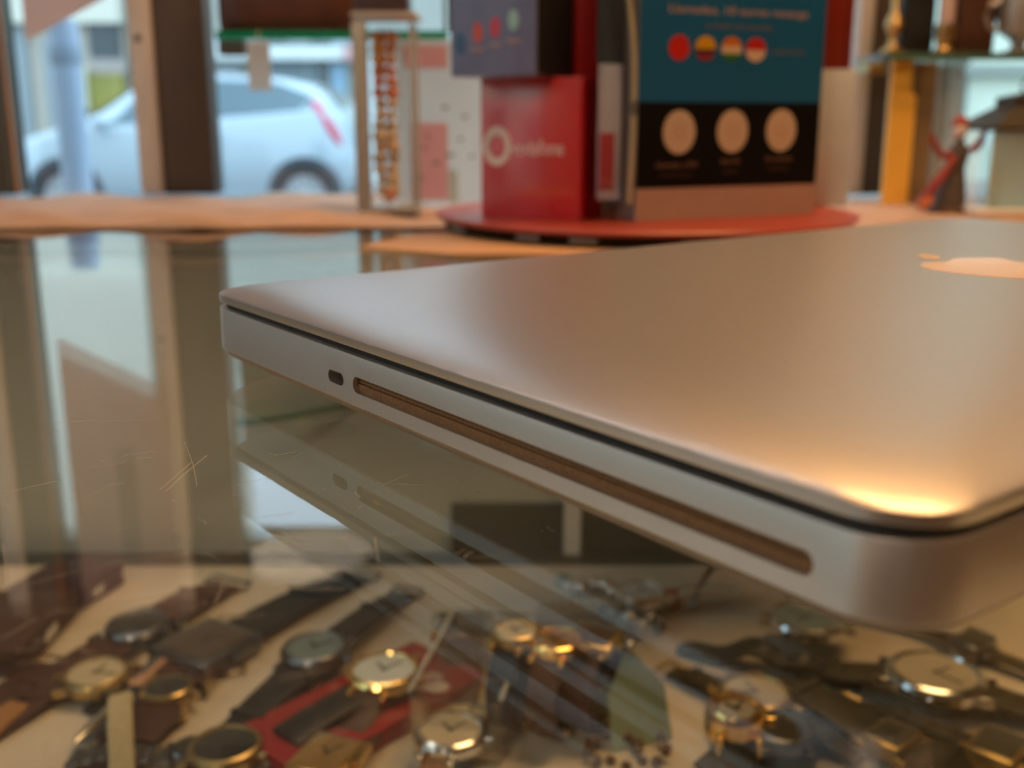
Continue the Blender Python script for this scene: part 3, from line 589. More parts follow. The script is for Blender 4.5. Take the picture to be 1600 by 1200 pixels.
# figurine of a dancer
fg = thing('figurine', 'small dancer figurine with red sash, dark robe and raised arm', 'figurine', (rat(1482, 330, .90).x, .90, ZG - .006))
ROBE = mat('grey_brown_robe', '#4e443e', 0.6, 0, 0.15, 120); RSC = mat('red_brown_sash', '#8c3024', 0.5, 0, 0.15, 120); FACE = mat('glazed_pale_face', '#d8cac8', 0.3); ORG = mat('orange_hem', '#c46a3a', 0.5, 0, 0.15, 90)
fk = .001
MB().lathe([(0, 0), (.017, 0), (.0175, .002), (.016, .004), (0, .0042)], 24).build('plinth', LBRN, fg)
MB().loft([[(cx * fk + rx * fk * math.cos(u) * (1 + .06 * math.sin(5 * u)), ry * fk * math.sin(u), z * fk) for u in [2 * PI * k / 28 for k in range(28)]] for z, cx, rx, ry in ((4, -1, 15, 12), (14, 0, 13, 11), (26, 1.5, 10, 8.5), (36, 2.5, 7.5, 6.5), (42, 3, 8.5, 6.5), (50, 4, 9, 6.5), (55, 4, 5.5, 5), (58, 4, 2.6, 2.6), (61, 3.4, 2.6, 2.6))]).build('robe', ROBE, fg, 50)
MB().sphere((.0028, -.001, .0665), .0062, sz=1.12, n=14).build('head', FACE, fg); MB().lathe([(.0068, .069), (.0072, .071), (.0052, .0755), (0, .0795)], 18, (.0032, .0006, 0), closed=False).build('hat', RSC, fg)
MB().tube([(-.005, -.004, .047), (-.013, -.008, .046), (-.020, -.009, .055), (-.0235, -.009, .064)], [.0034, .0030, .0026, .0018], 8).build('raised_arm', RSC, fg)
MB().tube([(.012, -.003, .050), (.018, -.005, .056), (.021, -.006, .066), (.0225, -.006, .0745)], [.0036, .0032, .0026, .0012], 8).build('raised_sleeve', RSC, fg)
MB().tube([(-.002, -.007, .045), (-.010, -.011, .034), (-.019, -.012, .022), (-.026, -.012, .010), (-.029, -.011, .0045)], [.0030, .0038, .0044, .0050, .0036], 8).build('sash', RSC, fg)
MB().tube([(-.021, -.0125, .0135), (-.0265, -.0135, .008), (-.028, -.013, .0042)], [.0044, .0052, .0036], 8).build('sash_hem', ORG, fg)
# lantern
LNY = .90
ln = thing('lantern', 'dark-roofed lantern with frosted pale panes on the window ledge', 'lantern', (rat(1587, 328, LNY).x, LNY, ZG - .0054)); lw2 = .037; lbh = rat(1570, 205, LNY).z - ZG + .006
FRST = translucent(mat('frosted_pane', '#dcece4', 0.35, 0, 0.03), '#e6f4ec', .7); DRK = mat('dark_bronze', '#3a352c', 0.5, 0.3, 0.1)
MB().box(-lw2 - .012, lw2 + .012, -lw2 - .004, lw2 + .004, 0, .0055, .0012).build('base_plate', WHITE, ln)
for sx in (-1, 1):
    for sy in (-1, 1): MB().box(sx * lw2 - .002, sx * lw2 + .002, sy * lw2 * .9 - .002, sy * lw2 * .9 + .002, .0056, lbh, .0004).build('corner_post', DRK if sx > 0 else FRST, ln)
MB().box(-lw2 + .002, lw2 - .002, -lw2 * .9 - .0006, -lw2 * .9 + .0006, .0056, lbh).build('pane', FRST, ln); MB().box(-lw2 + .002, lw2 - .002, lw2 * .9 - .0006, lw2 * .9 + .0006, .0056, lbh).build('pane', ACRYL, ln)
for sx in (-1, 1): MB().box(sx * lw2 - .0006, sx * lw2 + .0006, -lw2 * .9 + .002, lw2 * .9 - .002, .0056, lbh).build('pane', ACRYL, ln)
rf = lambda h, z: [(-h, -h, z), (h, -h, z), (h, h, z), (-h, h, z)]
MB().loft([rf(lw2 + .003, lbh), rf(lw2 + .004, lbh + .003), rf(.018, lbh + .019), rf(.018, lbh + .026), rf(.004, lbh + .030)]).build('roof', DRK, ln, 20); MB().tube([(.006 * math.cos(u), 0, lbh + .035 + .006 * math.sin(u)) for u in [2 * PI * k / 16 for k in range(16)]], .001, 6, closed=True).build('ring', DRK, ln)

# ------------------------------------------------------------------ street
GZ = -0.07
ASPH = mat('asphalt', '#55595c', 0.7, 0, 0.1, 2); PAV = mat('pavement_slab', '#9a9690', 0.8, 0, 0.06, 1)
struct(bx('ground', ASPH, -40, 40, 3.2, 14.2, GZ - .1, GZ - .02), 'grey street outside the window')
struct(bx('pavement_near', PAV, -40, 40, 1.3, 3.2, GZ - .1, GZ + .05), 'pavement outside the window'); struct(bx('pavement_far', PAV, -40, 40, 14.2, 17.0, GZ - .1, GZ + .08), 'far pavement')
FY = 17.0
def fac(name, label, px0, px1, top, m, wins, extra, dep=6, y=FY):
    X0, X1 = at_y(px0, 183, y).x, at_y(px1, 183, y).x
    t = thing(name, label, 'building', ((X0 + X1) / 2, y, GZ)); w = (X1 - X0) / 2
    MB().box(-w, w, 0, dep, 0, top - GZ).build('wall', m, t, 0)
    return t, X0, X1
def panel(t, name, m, px0, px1, py0, py1, proud=.05, y=FY):
    p, q = at_y(px0, py0, y), at_y(px1, py1, y); cx = t.location.x
    return MB().box(p.x - cx, q.x - cx, -proud, .02, min(p.z, q.z) - GZ, max(p.z, q.z) - GZ, .01).build(name, m, t, 0)
PINKB = mat('cream_render', '#c2bcae', 0.85, 0, 0.05, .6); GREYB = mat('grey_beige_render', '#a5a79d', 0.85, 0, 0.05, .6); WHB = mat('white_fascia', '#d9e2e0', 0.7, 0, 0.03, 1); DKW = mat('dark_shop_glass', '#3d474a', 0.25, 0, 0.15, .8); MIDW = mat('grey_shutter', '#8d979a', 0.6, 0, 0.06, 1)
# left building: pink upper floors over a grey shop floor
A, ax0, ax1 = fac('apartment_building', 'cream rendered apartment block left across the street', -900, 204, 14.0, PINKB, None, None)
panel(A, 'shop_fascia', mat('cream_fascia', '#cfcdbd', 0.7), -880, 196, -60, 38, .25); panel(A, 'shutter', MIDW, -300, 62, 42, 240, .10); panel(A, 'shutter', MIDW, 66, 138, 62, 240, .10)
panel(A, 'shop_window', DKW, 140, 192, 32, 92, .12); panel(A, 'door_surround', mat('mauve_surround', '#a09892', 0.7), 140, 202, 92, 116, .12); panel(A, 'stall_panel', mat('olive_panel', '#8f8a45', 0.7, 0, 0.15, 2), 144, 203, 116, 205, .16)
panel(A, 'sign_board', mat('pale_cream_sign', '#f4f2d2', 0.5), 122, 146, 104, 172, .35)
for px in (-420, -250, -110, 20, 128):
    w = panel(A, 'window', MIDW, px, px + 34, -570, -400, .06); panel(A, 'window', MIDW, px, px + 34, -960, -800, .06)
    p = at_y(px, -570, FY); q_ = at_y(px + 34, -400, FY)
    MB().box(p.x - A.location.x + .04, q_.x - A.location.x - .04, -.075, -.055, p.z - GZ - .0 if p.z < q_.z else q_.z - GZ + .06, (q_.z if p.z < q_.z else p.z) - GZ - .06).build('pane', DKW, w)
# middle building with white fascia
B_, bx0, bx1 = fac('shop_building', 'low grey shop building with white fascia across the street', 222, 700, 5.6, GREYB, None, None)
panel(B_, 'fascia', WHB, 300, 545, 60, 95, .3); panel(B_, 'shutter', mat('blue_grey_shutter', '#6c7c82', 0.6), 418, 508, 97, 300, .12); panel(B_, 'shutter', MIDW, 340, 390, 97, 300, .12); panel(B_, 'pillar', mat('grey_pillar', '#8c9496', 0.7), 505, 516, 95, 300, .2); panel(B_, 'blue_door', mat('sky_blue_door', '#88aac0', 0.5), 517, 548, 100, 300, .1); panel(B_, 'fascia_end', mat('pinkish_fascia_end', '#c8a0a0', 0.6), 540, 556, 66, 96, .34); panel(B_, 'shop_window', DKW, 225, 300, 60, 300, .1); panel(B_, 'shutter', WHB, 560, 690, 90, 300, .12)
for px in (240, 330, 420, 520, 610): panel(B_, 'window', DKW, px, px + 44, -230, -110, .05)
# right building: pale wall
R_, rx0, rx1 = fac('pale_building', 'pale green-white rendered house right across the street', 706, 2300, 9.0, mat('pale_green_render', '#cfd8c4', 0.85, 0, 0.03, .6), None, None)
panel(R_, 'shop_window', MIDW, 760, 900, 60, 300, .1); panel(R_, 'shop_window', DKW, 950, 1200, 60, 300, .1); panel(R_, 'ledge', mat('grey_ledge', '#8f958c', 0.7), 1480, 1640, 94, 118, .2); panel(R_, 'pillar', mat('dark_green_pillar', '#5c645c', 0.7), 1476, 1492, 118, 300, .1)
for px in (760, 960, 1160, 1360, 1560, 1760): panel(R_, 'window', DKW, px, px + 60, -300, -150, .05)
# unseen house added across the lane to cut and warm the door daylight
sh = thing('daylight_toning_house', 'unseen beige house added across the side lane to tone the door daylight', 'building', (-6.2, -1.5, GZ))
MB().box(-3, 0, -7, 7, 0, 4.6).build('wall', mat('warm_beige_render', '#c8b49c', 0.85, 0, 0.05, .6), sh, 0)
for y_ in (-5, -2.6, -.2, 2.2, 4.6): MB().box(-.02, .05, y_ - .5, y_ + .5, 1.0, 2.3, .01).build('window', DKW, sh, 0)
struct(bx('pavement_lane', PAV, -6.2, -1.79, -9, 1.29, GZ - .1, GZ + .05), 'side lane paving')
# solid post added in place of a pale blue reflection in the window pane
bp = thing('pane_reflection_post', 'pale blue post standing in for a reflection in the window pane', 'post', (at_y(113, 200, 2.7).x, 2.7, GZ + .05)); pr = (at_y(137, 200, 2.7).x - at_y(91, 200, 2.7).x) / 2; ptop = at_y(113, 32, 2.7).z - GZ - .05
MB().lathe([(0, 0), (pr * 1.5, 0), (pr * 1.5, .02), (pr, .03), (pr, ptop - .03), (pr * .9, ptop), (0, ptop + .004)], 24).build('shaft', mat('pale_blue_paint', '#a3b8cf', 0.5), bp); MB().lathe([(pr * 1.04, ptop - .1), (pr * 1.08, ptop - .09), (pr * 1.08, ptop - .07), (pr * 1.04, ptop - .06)], 24).build('collar', mat('dull_blue_paint', '#8fa2b6', 0.5), bp)

# ------------------------------------------------------------------ car
CY = 11.6
cx_r = at_y(566, 200, CY).x; cx_f = at_y(24, 200, CY).x; CL = cx_r - cx_f
car = thing('car', 'pale silver hatchback parked across the street', 'car', (cx_f, CY, GZ - .02))
PAINT = mat('silver_white_paint', '#aebfc8', 0.3, 0.1, 0.02, coat=0.8); CGL = mat('car_glass', '#4c6670', 0.08, 0, 0.05, coat=0.5); TYRE = mat('tyre_rubber', '#26292b', 0.8); RIM = mat('alloy_rim', (.6, .63, .65), 0.35, 0.8); TAIL = mat('tail_lamp_red', '#d83a58', 0.25, 0, 0.05, coat=0.6); HEADL = mat('headlamp_glass', '#e8e4cc', 0.12, 0.1, 0.05, coat=0.8)
hw_ = .85
def interp(tab, u):
    for (a, *A_), (b, *B2) in zip(tab, tab[1:]):
        if a <= u <= b:
            f = (u - a) / (b - a); f = f * f * (3 - 2 * f) if False else f
            return [p + (q - p) * f for p, q in zip(A_, B2)]
    return list(tab[-1][1:])
# u, bottom, belt, roof, half width, roof half width
ST = [(0, .34, .62, .64, .52, .40), (.02, .22, .68, .72, .68, .56), (.06, .20, .76, .80, .78, .66), (.16, .20, .88, .93, .83, .70), (.25, .20, .95, 1.00, .845, .70), (.33, .20, .97, 1.16, .85, .64), (.42, .20, .98, 1.38, .85, .60), (.50, .20, 1.00, 1.46, .85, .60), (.62, .20, 1.03, 1.485, .85, .59), (.78, .20, 1.08, 1.45, .85, .58), (.88, .21, 1.12, 1.38, .84, .56), (.93, .24, 1.13, 1.30, .82, .55), (.975, .30, 1.04, 1.10, .77, .56), (1.0, .42, .90, .94, .66, .50)]
def sect(u):
    b, be, ro, w, rw = interp(ST, u)
    half = [(0, b), (w * .6, b), (w * .93, b + .03), (w, b + .12), (w * 1.0, (b + be) / 2), (w * .985, be - .04), (w * .96, be), (w * .96 + (rw - w * .96) * .5, be + (ro - be) * .5), (rw, ro - .025 * min(1, (ro - be) * 8)), (rw * .86, ro), (0, ro + .012)]
    return half
us = sorted(set([s_[0] for s_ in ST] + [i / 46 for i in range(47)]))
loops = []
for u in us:
    h_ = sect(u); loops.append([(u * CL, -y, z) for y, z in h_] + [(u * CL, y, z) for y, z in h_[-2:0:-1]])
bd = MB().loft(loops).build('body', PAINT, car, 35)
def gpt(u, v, off=.006):
    b, be, ro, w, rw = interp(ST, u); y = w * .96 + (rw - w * .96) * v
    return Vector((u * CL, -y - off, be + (ro - be) * v + .0))
def side_glass(poly_u, name, m=CGL, sgn=-1):
    """poly_u: rows of (u0, u1, v)"""
    b = bmesh.new(); g = []
    for u0, u1, v in poly_u: g.append([b.verts.new(gpt(u0 + (u1 - u0) * k / 10, v) * 1.0) for k in range(11)])
    for r0_, r1_ in zip(g, g[1:]):
        for k in range(10): b.faces.new((r0_[k], r0_[k + 1], r1_[k + 1], r1_[k]))
    if sgn > 0:
        for v in b.verts: v.co.y *= -1
    bb = MB(); bb._in(b); return bb.build(name, m, car, 40)
for sgn in (-1, 1):
    side_glass([(.335, .555, .06), (.37, .555, .3), (.40, .555, .55), (.44, .555, .84)], 'side_window', sgn=sgn); side_glass([(.575, .885, .06), (.575, .90, .35), (.575, .89, .6), (.575, .80, .86)], 'side_window', sgn=sgn)
    for u in (.225, .872):
        MB().lathe([(.22, 0), (.365, 0), (.375, .01), (.34, .02), (.22, .02)], 40, M=T(u * CL, sgn * .842, .315) @ Matrix.Rotation(-sgn * PI / 2, 4, 'X'), closed=False).build('wheel_arch', mat('arch_dark_plastic', '#3c444a', 0.7), car)  # dark ring around the wheel, slightly proud of the body side
        wh_ = MB().lathe([(.19, -.12), (.30, -.12), (.315, -.10), (.318, 0), (.30, .03), (.205, .035), (.195, .02)], 40, M=T(u * CL, sgn * .84, .318) @ Matrix.Rotation(-sgn * PI / 2, 4, 'X'), closed=False).build('wheel', TYRE, car)
        rm = MB(); Mw = T(u * CL, sgn * .84, .318) @ Matrix.Rotation(-sgn * PI / 2, 4, 'X')
        rm.lathe([(0, .0), (.06, .0), (.055, .03), (0, .035)], 24, M=Mw); rm.lathe([(.17, .0), (.205, .02), (.2, .036), (.175, .03)], 36, M=Mw, closed=False)
        for k in range(10): rm.box(.04, .19, -.016, .016, .0, .026, .003, Mw @ Matrix.Rotation(2 * PI * k / 10, 4, 'Z'))
        rm.build('rim', RIM, wh_)
        disc('brake_disc', mat('dark_brake', '#6c757a', 0.5, 0.5), wh_, Mw @ T(0, 0, -.02), .18)
    MB().sphere((0, 0, 0), .15, sx=.42, sy=.5, sz=1.75, n=14, M=T(.935 * CL, sgn * .745, 1.0) @ Matrix.Rotation(-.55, 4, 'Y')).build('tail_lamp', TAIL, car)
    MB().sphere((.085 * CL, sgn * .70, .70), .17, sx=1.3, sy=.62, sz=.62, n=16).build('head_lamp', HEADL, car)
    MB().sphere((.335 * CL, sgn * .93, 1.02), .085, sx=.9, sy=1.1, sz=.8, n=12).build('wing_mirror', PAINT, car)
    MB().box(.60 * CL, .66 * CL, sgn * .857 - .008, sgn * .857 + .008, .86, .885, .004).build('door_handle', PAINT, car)
def cross_glass(u0, u1, name, k0=.9):
    b = bmesh.new(); g = []
    for i in range(7):
        u = u0 + (u1 - u0) * i / 6; bb_, be, ro, w, rw = interp(ST, u); g.append([b.verts.new((u * CL, rw * k0 * (2 * k / 6 - 1), ro + .016 - .004 * abs(2 * k / 6 - 1))) for k in range(7)])
    for r0_, r1_ in zip(g, g[1:]):
        for k in range(6): b.faces.new((r0_[k], r0_[k + 1], r1_[k + 1], r1_[k]))
    x = MB(); x._in(b); return x.build(name, CGL, car, 40)
cross_glass(.28, .42, 'windscreen'); cross_glass(.90, .965, 'rear_window')
MB().box(-.01, .05, -.5, .5, .36, .50, .02).build('grille', BLACK, car); MB().box(CL - .02, CL + .012, -.26, .26, .62, .73, .004).build('number_plate', WHITE, car)

# ------------------------------------------------------------------ watches and trinkets under the glass
ZB = ZG - DB + .0003
GRP = 'watches and trinkets on the lining board'
def lay(p, q): A_ = at_z(p[0], p[1], ZB); B2 = at_z(q[0], q[1], ZB); d = B2 - A_; return A_, d.length, math.atan2(d.y, d.x) - PI / 2
def stitch(t, path, w): pass
def watch(label, head, to, rc=.017, shape='round', cm=STEEL, dm=DWHT, sm=LBLK, sw=.018, L1=.07, L2=.08, lift=.002, hm=GREYP, th=.009, cat='watch', loop=None, tilt=0, links=False, name='wrist_watch', bow=.004):
    P, _, rz = lay(head, to); P = at_z(head[0], head[1], ZB + (loop[1] * 2 if loop else 0) + lift + th * .8); t = thing(name, label, cat, (P.x, P.y, ZB + (loop[1] * 2 if loop else 0)), rz, GRP)
    if tilt: t.rotation_euler = (tilt, 0, rz)
    z = lift
    if shape == 'round':
        MB().lathe([(0, z), (rc * .82, z), (rc, z + th * .25), (rc, z + th * .7), (rc * .93, z + th * .92), (rc * .84, z + th), (rc * .80, z + th * .86), (0, z + th * .82)], 40).build('case', cm, t)
        disc('dial', dm, t, T(0, 0, z + th * .83), rc * .80, .0003, 36)
        MB().lathe([(rc * .83, z + th * .9), (rc * .8, z + th * 1.03), (rc * .5, z + th * 1.1), (0, z + th * 1.13)], 32, closed=False).build('crystal', CRYSTAL, t)
        R = rc
    else:
        rx, ry = rc, rc * shape
        MB().box(-rx, rx, -ry, ry, z, z + th, .0022).build('case', cm, t); MB().box(-rx * .76, rx * .76, -ry * .80, ry * .80, z + th - .0004, z + th + .0003).build('dial', dm, t)
        MB().box(-rx * .80, rx * .80, -ry * .84, ry * .84, z + th + .0008, z + th + .0016, .0003).build('crystal', CRYSTAL, t); R = ry
    hz_ = z + th * (.88 if shape == 'round' else 1.05)
    for L_, a, w in ((rc * .42, .9, .0005), (rc * .62, -.5, .0004)): MB().box(-w, w, -.002, L_, hz_, hz_ + .0003, 0, Matrix.Rotation(a, 4, 'Z')).build('hand', hm, t)
    MB().lathe([(0, 0), (.0022, 0), (.0022, .003), (0, .0032)], 12, M=T(rc * (1.0), 0, z + th * .5) @ Matrix.Rotation(PI / 2, 4, 'Y')).build('crown', cm, t)
    for sx in (-1, 1):
        for sy in (-1, 1): MB().box(sx * sw * .5 - .0012, sx * sw * .5 + .0012, min(sy * R * .72, sy * (R + .004)), max(sy * R * .72, sy * (R + .004)), z + .001, z + th * .6, .0006).build('lug', cm, t)
    if loop:
        ry, rz2 = loop
        if links:
            n = 26; lk = None
            for k in range(n):
                a = PI / 2 + (k + .5 - n / 2) / n * 2 * PI * .86 + PI; a = PI / 2 + 2 * PI * (.07 + .86 * (k + .5) / n)
                y_, z_ = ry * math.cos(a), -rz2 + rz2 * math.sin(a) + z + th * .3
                if lk is None: lk = MB().box(-sw / 2, sw / 2, -ry * .105, ry * .105, -.0013, .0013, .0006).build('link', sm, t); o = lk
                else: o = lk.copy(); C.objects.link(o); o.parent = t
                o.location = (0, y_, z_); o.rotation_euler = (math.atan2(rz2 * math.cos(a), -ry * math.sin(a)), 0, 0)
        else:
            pts = [(ry * math.cos(a), -rz2 + rz2 * math.sin(a) + z + th * .3) for a in [PI / 2 + 2 * PI * (.055 + .89 * k / 40) for k in range(41)]]
            MB().ribbon(pts, sw, .0024).build('strap', sm, t); MB().box(-sw * .62, sw * .62, -.007, .007, -2 * rz2 + z, -2 * rz2 + z + .003, .0008).build('buckle', cm, t)
    else:
        for sy, L_ in ((1, L1), (-1, L2)):
            if not L_: continue
            if links:
                n = max(3, int(L_ / .0066)); lk = None
                for k in range(n):
                    if lk is None: lk = MB().box(-sw / 2, sw / 2, -.0029, .0029, 0, .0028, .0007).build('link', sm, t); o = lk
                    else: o = lk.copy(); C.objects.link(o); o.parent = t
                    o.location = (0, sy * (R + .004 + k * .0066), max(.0002, z + .001 - k * .0006 + bow * math.sin(PI * k / n)))
            else:
                pts = []
                for k in range(15):
                    u = k / 14; pts.append((sy * (R * .9 + u * L_), .0016 + (z + th * .2) * (1 - u) ** 3 + bow * math.sin(PI * u)))
                pts = pts if sy > 0 else pts[::-1]
                ws = [sw * (1 - .22 * (k / 14 if sy > 0 else 1 - k / 14)) for k in range(15)]
                st = MB().ribbon(pts, ws, .0026).build('strap', sm, t)
                ye_ = sy * (R * .9 + L_)
                if sy > 0:
                    MB().tube([(-sw * .48, ye_ - .002, .002), (-sw * .48, ye_ + .007, .003), (sw * .48, ye_ + .007, .003), (sw * .48, ye_ - .002, .002)], .0010, 8).build('buckle', cm, t)
                MB().box(-sw * .46, sw * .46, sy * (R + L_ * .55) - .0022, sy * (R + L_ * .55) + .0022, .0012 + bow * .9, .0046 + bow, .0006).build('keeper', sm, t)
    return t
K = 1
# left half
watch('wide black leather strap watch with brown dial below the window post', (322, 1005), (520, 900), .021, 1.05, GUN, LBRN, LBLK, .030, .105, .05, th=.010)
watch('black strap watch with blue-grey dial beside the wide black strap', (492, 1012), (622, 905), .018, 'round', GUN, DBLU, LBLK, .020, .085, .075, lift=.008, th=.009, bow=.006)
watch('gold round watch with pale blue-white dial lying over the red card box', (600, 1047), (655, 985), .0185, 'round', GOLD, DWHT, LBRN, .017, 0, .075, lift=.014, th=.008, bow=.002)
watch('square gold watch with steel lugs at the front edge under the red card', (512, 1182), (560, 1130), .0135, 1.1, GOLD, DGLD, LBRN, .022, .03, .05, lift=.006, th=.009, cat='watch')
watch('square steel watch with black dial and short brown strap', (722, 975), (722, 900), .0165, .72, STEEL, DBLK, LBRN, .021, .022, .04, lift=.012, th=.010)
watch('maroon strap watch left of the red card box', (352, 1165), (430, 1080), .017, 'round', BRASS, DBLK, LMAR, .024, .055, .05, lift=.004)
watch('brass round watch with olive dial next to the pale pink pen', (150, 1052), (225, 1040), .017, 'round', BRASS, DCRM, LBRN, .016, .05, .03, lift=.004)
watch('grey steel bracelet watch at the bottom left below the pen', (300, 1170), (215, 1168), .010, 'round', GUN, DBLK, GUN, .014, .05, .03, links=True)
watch('dark brown wide strap watch lying behind the pen', (215, 975), (300, 925), .018, 'round', GUN, DBLK, LBRN, .030, .06, .09, lift=.003)
watch('brown strap watch between the brown pile and the pen', (262, 1075), (340, 990), .013, 'round', BRASS, DBLK, LBRN, .030, .075, .05, lift=.003)
# middle
watch('gold loop watch with brown and navy strap standing on edge', (868, 1000), (905, 940), .013, 'round', GOLD, DGLD, LBRN, .014, loop=(.024, .020), th=.007)
watch('navy strap loop watch in front of the gold loop watch', (806, 985), (850, 930), .012, 'round', BRASS, DCRM, LNAV, .013, loop=(.022, .021), th=.007)
watch('dark brown loop watch right of the gold loop watch', (925, 995), (985, 930), .013, .8, BRASS, LBRN, LMAR, .020, loop=(.026, .019), th=.006)
watch('steel link watch with small round white dial near the back of the case', (1000, 925), (1095, 915), .015, 'round', STEEL, DWHT, STEEL, .010, .05, .055, links=True, lift=.006)
# right half
watch('steel bangle watch with dark blue dial standing open', (1262, 965), (1170, 955), .0215, 'round', STEEL, DBLU, GUN, .010, 0, 0, lift=.010, th=.009)
watch('round cream-dial watch beside the gold thimble-shaped watch', (1180, 1082), (1110, 1050), .0185, 'round', BRASS, DCRM, LOLV, .014, .035, .04, lift=.005)
watch('gold drum-shaped watch with steel rim at the front', (1150, 1110), (1140, 1060), .0135, 'round', GOLD, DCRM, LOLV, .016, .02, .05, lift=.022, th=.016)
watch('dark olive strap watch behind the gold drum-shaped watch', (1222, 1135), (1300, 1110), .017, 'round', GUN, LOLV, LOLV, .016, .04, .03, lift=.004)
watch('large oval steel watch with glassy pale dial on the right', (1462, 1052), (1600, 1080), .024, 'round', STEEL, DCRM, LOLV, .022, .07, .045, lift=.008, th=.010)
watch('olive strap watch with hidden face at the lower right', (1395, 1150), (1300, 1105), .012, .8, BRASS, LOLV, LOLV, .024, .07, .03, lift=.003, bow=.010)
watch('brown strap watch in the lower right corner', (1560, 1165), (1480, 1135), .014, .8, BRASS, LOLV, LOLV, .012, .06, .04, lift=.002)
watch('thin dark strap watch under the laptop corner', (1520, 1000), (1600, 1030), .012, .7, GUN, DBLK, LOLV, .010, .05, .07, lift=.003)
# open bangle arch of the steel watch
P, _, rz = lay((1262, 965), (1170, 955))
bn = thing('steel_bangle', 'arched steel half bangle leaning by the dark blue dial', 'bangle', (at_z(1160, 960, ZB).x, at_z(1160, 960, ZB).y, ZB), rz, GRP)
MB().ribbon([(.028 * math.cos(a), .0018 + .034 * math.sin(a)) for a in [PI * k / 24 for k in range(25)]], .007, .0022).build('band', GUN, bn); MB().sphere((0, .028, .0035), .0035, n=10).build('knob', STEEL, bn)
# leaf-shaped dark strap
A_, L_, rz = lay((1060, 1020), (1345, 1075))
ls = thing('leather_strap', 'long dark tapering leather strap lying across the right side', 'strap', (A_.x, A_.y, ZB), rz, GRP)
MB().ribbon([(L_ * k / 24, .002 + .009 * math.sin(PI * k / 24) ** 2 + .002 * math.sin(k * .8)) for k in range(25)], [.006 + .012 * math.sin(PI * k / 24) ** .8 for k in range(25)], .004).build('band', mat('blackened_leather', '#23231c', 0.4, 0, 0.2, 300), ls); MB().box(-.005, .005, L_ * .45, L_ * .5, .010, .0145, .001).build('keeper', GUN, ls)
# silver bracelet with stones and a red bead
A_, L_, rz = lay((880, 920), (1040, 950))
br = thing('silver_bracelet', 'silver bracelet with pale stones at the back of the board', 'bracelet', (A_.x, A_.y, ZB), rz, GRP); rn = random.Random(9)
for k in range(11): y = L_ * k / 10; MB().sphere((.006 * math.sin(k * 1.3), y, .0055), rn.uniform(.0045, .0062), sz=.8, n=10).build('stone', rn.choice((STEEL, DWHT, DBLU, STEEL)), br)
MB().tube([(.006 * math.sin(k * 1.3), L_ * k / 10, .0045) for k in range(11)], .0012, 6).build('wire', STEEL, br)
tag(MB().sphere(tuple(at_z(1050, 950, ZB) + Vector((0, 0, .0062))), .0062, n=14).build('red_bead', mat('coral_bead', '#b8341c', 0.3, coat=0.4)), 'single coral red bead behind the silver bracelet', 'bead', GRP)
A_, L_, rz = lay((965, 960), (1010, 1000))
b2 = thing('silver_bracelet', 'silver chain bracelet heaped right of the dark brown loop watch', 'bracelet', (A_.x, A_.y, ZB), rz, GRP)
for k in range(12): MB().sphere((.012 * math.sin(k * 1.9), L_ * k / 11, .004 + .003 * (k % 3)), .0042, n=8).build('bead', rn.choice((STEEL, DBLU, GUN)), b2)
# green paper tag on a string
A_ = at_z(1005, 1172, ZB)
gtg = thing('paper_tag', 'pale green folded paper tag standing among the watches', 'tag', (A_.x, A_.y, ZB), .35, GRP); gtg.scale = (.85, .85, .85)
GT = mat('pale_green_paper', '#a3b795', 0.7)
MB().prism([(-.017, 0), (.020, 0), (.019, .030), (.004, .050), (-.0015, .052), (-.015, .030)], -.0004, .0004, T(0, .004, 0) @ Matrix.Rotation(PI / 2 - .35, 4, 'X')).build('front_leaf', GT, gtg, 0); MB().prism([(-.017, 0), (.020, 0), (.019, .030), (-.015, .030)], -.0004, .0004, T(0, .034, 0) @ Matrix.Rotation(PI / 2 + .35, 4, 'X')).build('back_leaf', mat('dim_green_paper', '#8a9a74', 0.7), gtg, 0); MB().sphere((.001, .0215, .0515), .0028, n=8).build('eyelet', STEEL, gtg)
# red card box with a white heart
A_, L_, rz = lay((415, 1205), (700, 1052))
rc_ = thing('red_card_box', 'flat red card box with a white heart emblem', 'box', (A_.x, A_.y, ZB), rz, GRP)
MB().box(-.026, .026, 0, L_, 0, .010, .0008).build('carton', REDC, rc_)
hp = []
for k in range(40):
    u = 2 * PI * k / 40; hp.append((.0105 * math.sin(u) ** 3, .0009 * (13 * math.cos(u) - 5 * math.cos(2 * u) - 2 * math.cos(3 * u) - math.cos(4 * u)) * .78))
MB().prism(hp, 0, .0003, T(.013, L_ - .026, .010) @ Matrix.Rotation(-.5, 4, 'Z')).build('heart_print', WHP, rc_, 0)
MB().prism([(-.0006, -.004), (.0006, -.004), (.0008, 0), (.003, .003), (.002, .0036), (0, .0012), (-.002, .0036), (-.003, .003), (-.0008, 0)], .0003, .0005, T(.013, L_ - .026, .010) @ Matrix.Rotation(-.5, 4, 'Z')).build('heart_mark', REDC, rc_, 0)
st_ = thing('leather_strap', 'dark leather strap lying along the middle of the red card box', 'strap', (A_.x, A_.y, ZB + .0102), rz, GRP)
MB().ribbon([(L_ * (.10 + .66 * k / 16), .0016 + .003 * math.sin(PI * k / 16)) for k in range(17)], .019, .003).build('band', LBLK, st_); MB().box(-.011, .011, L_ * .70, L_ * .735, .002, .0062, .001).build('keeper', GUN, st_)
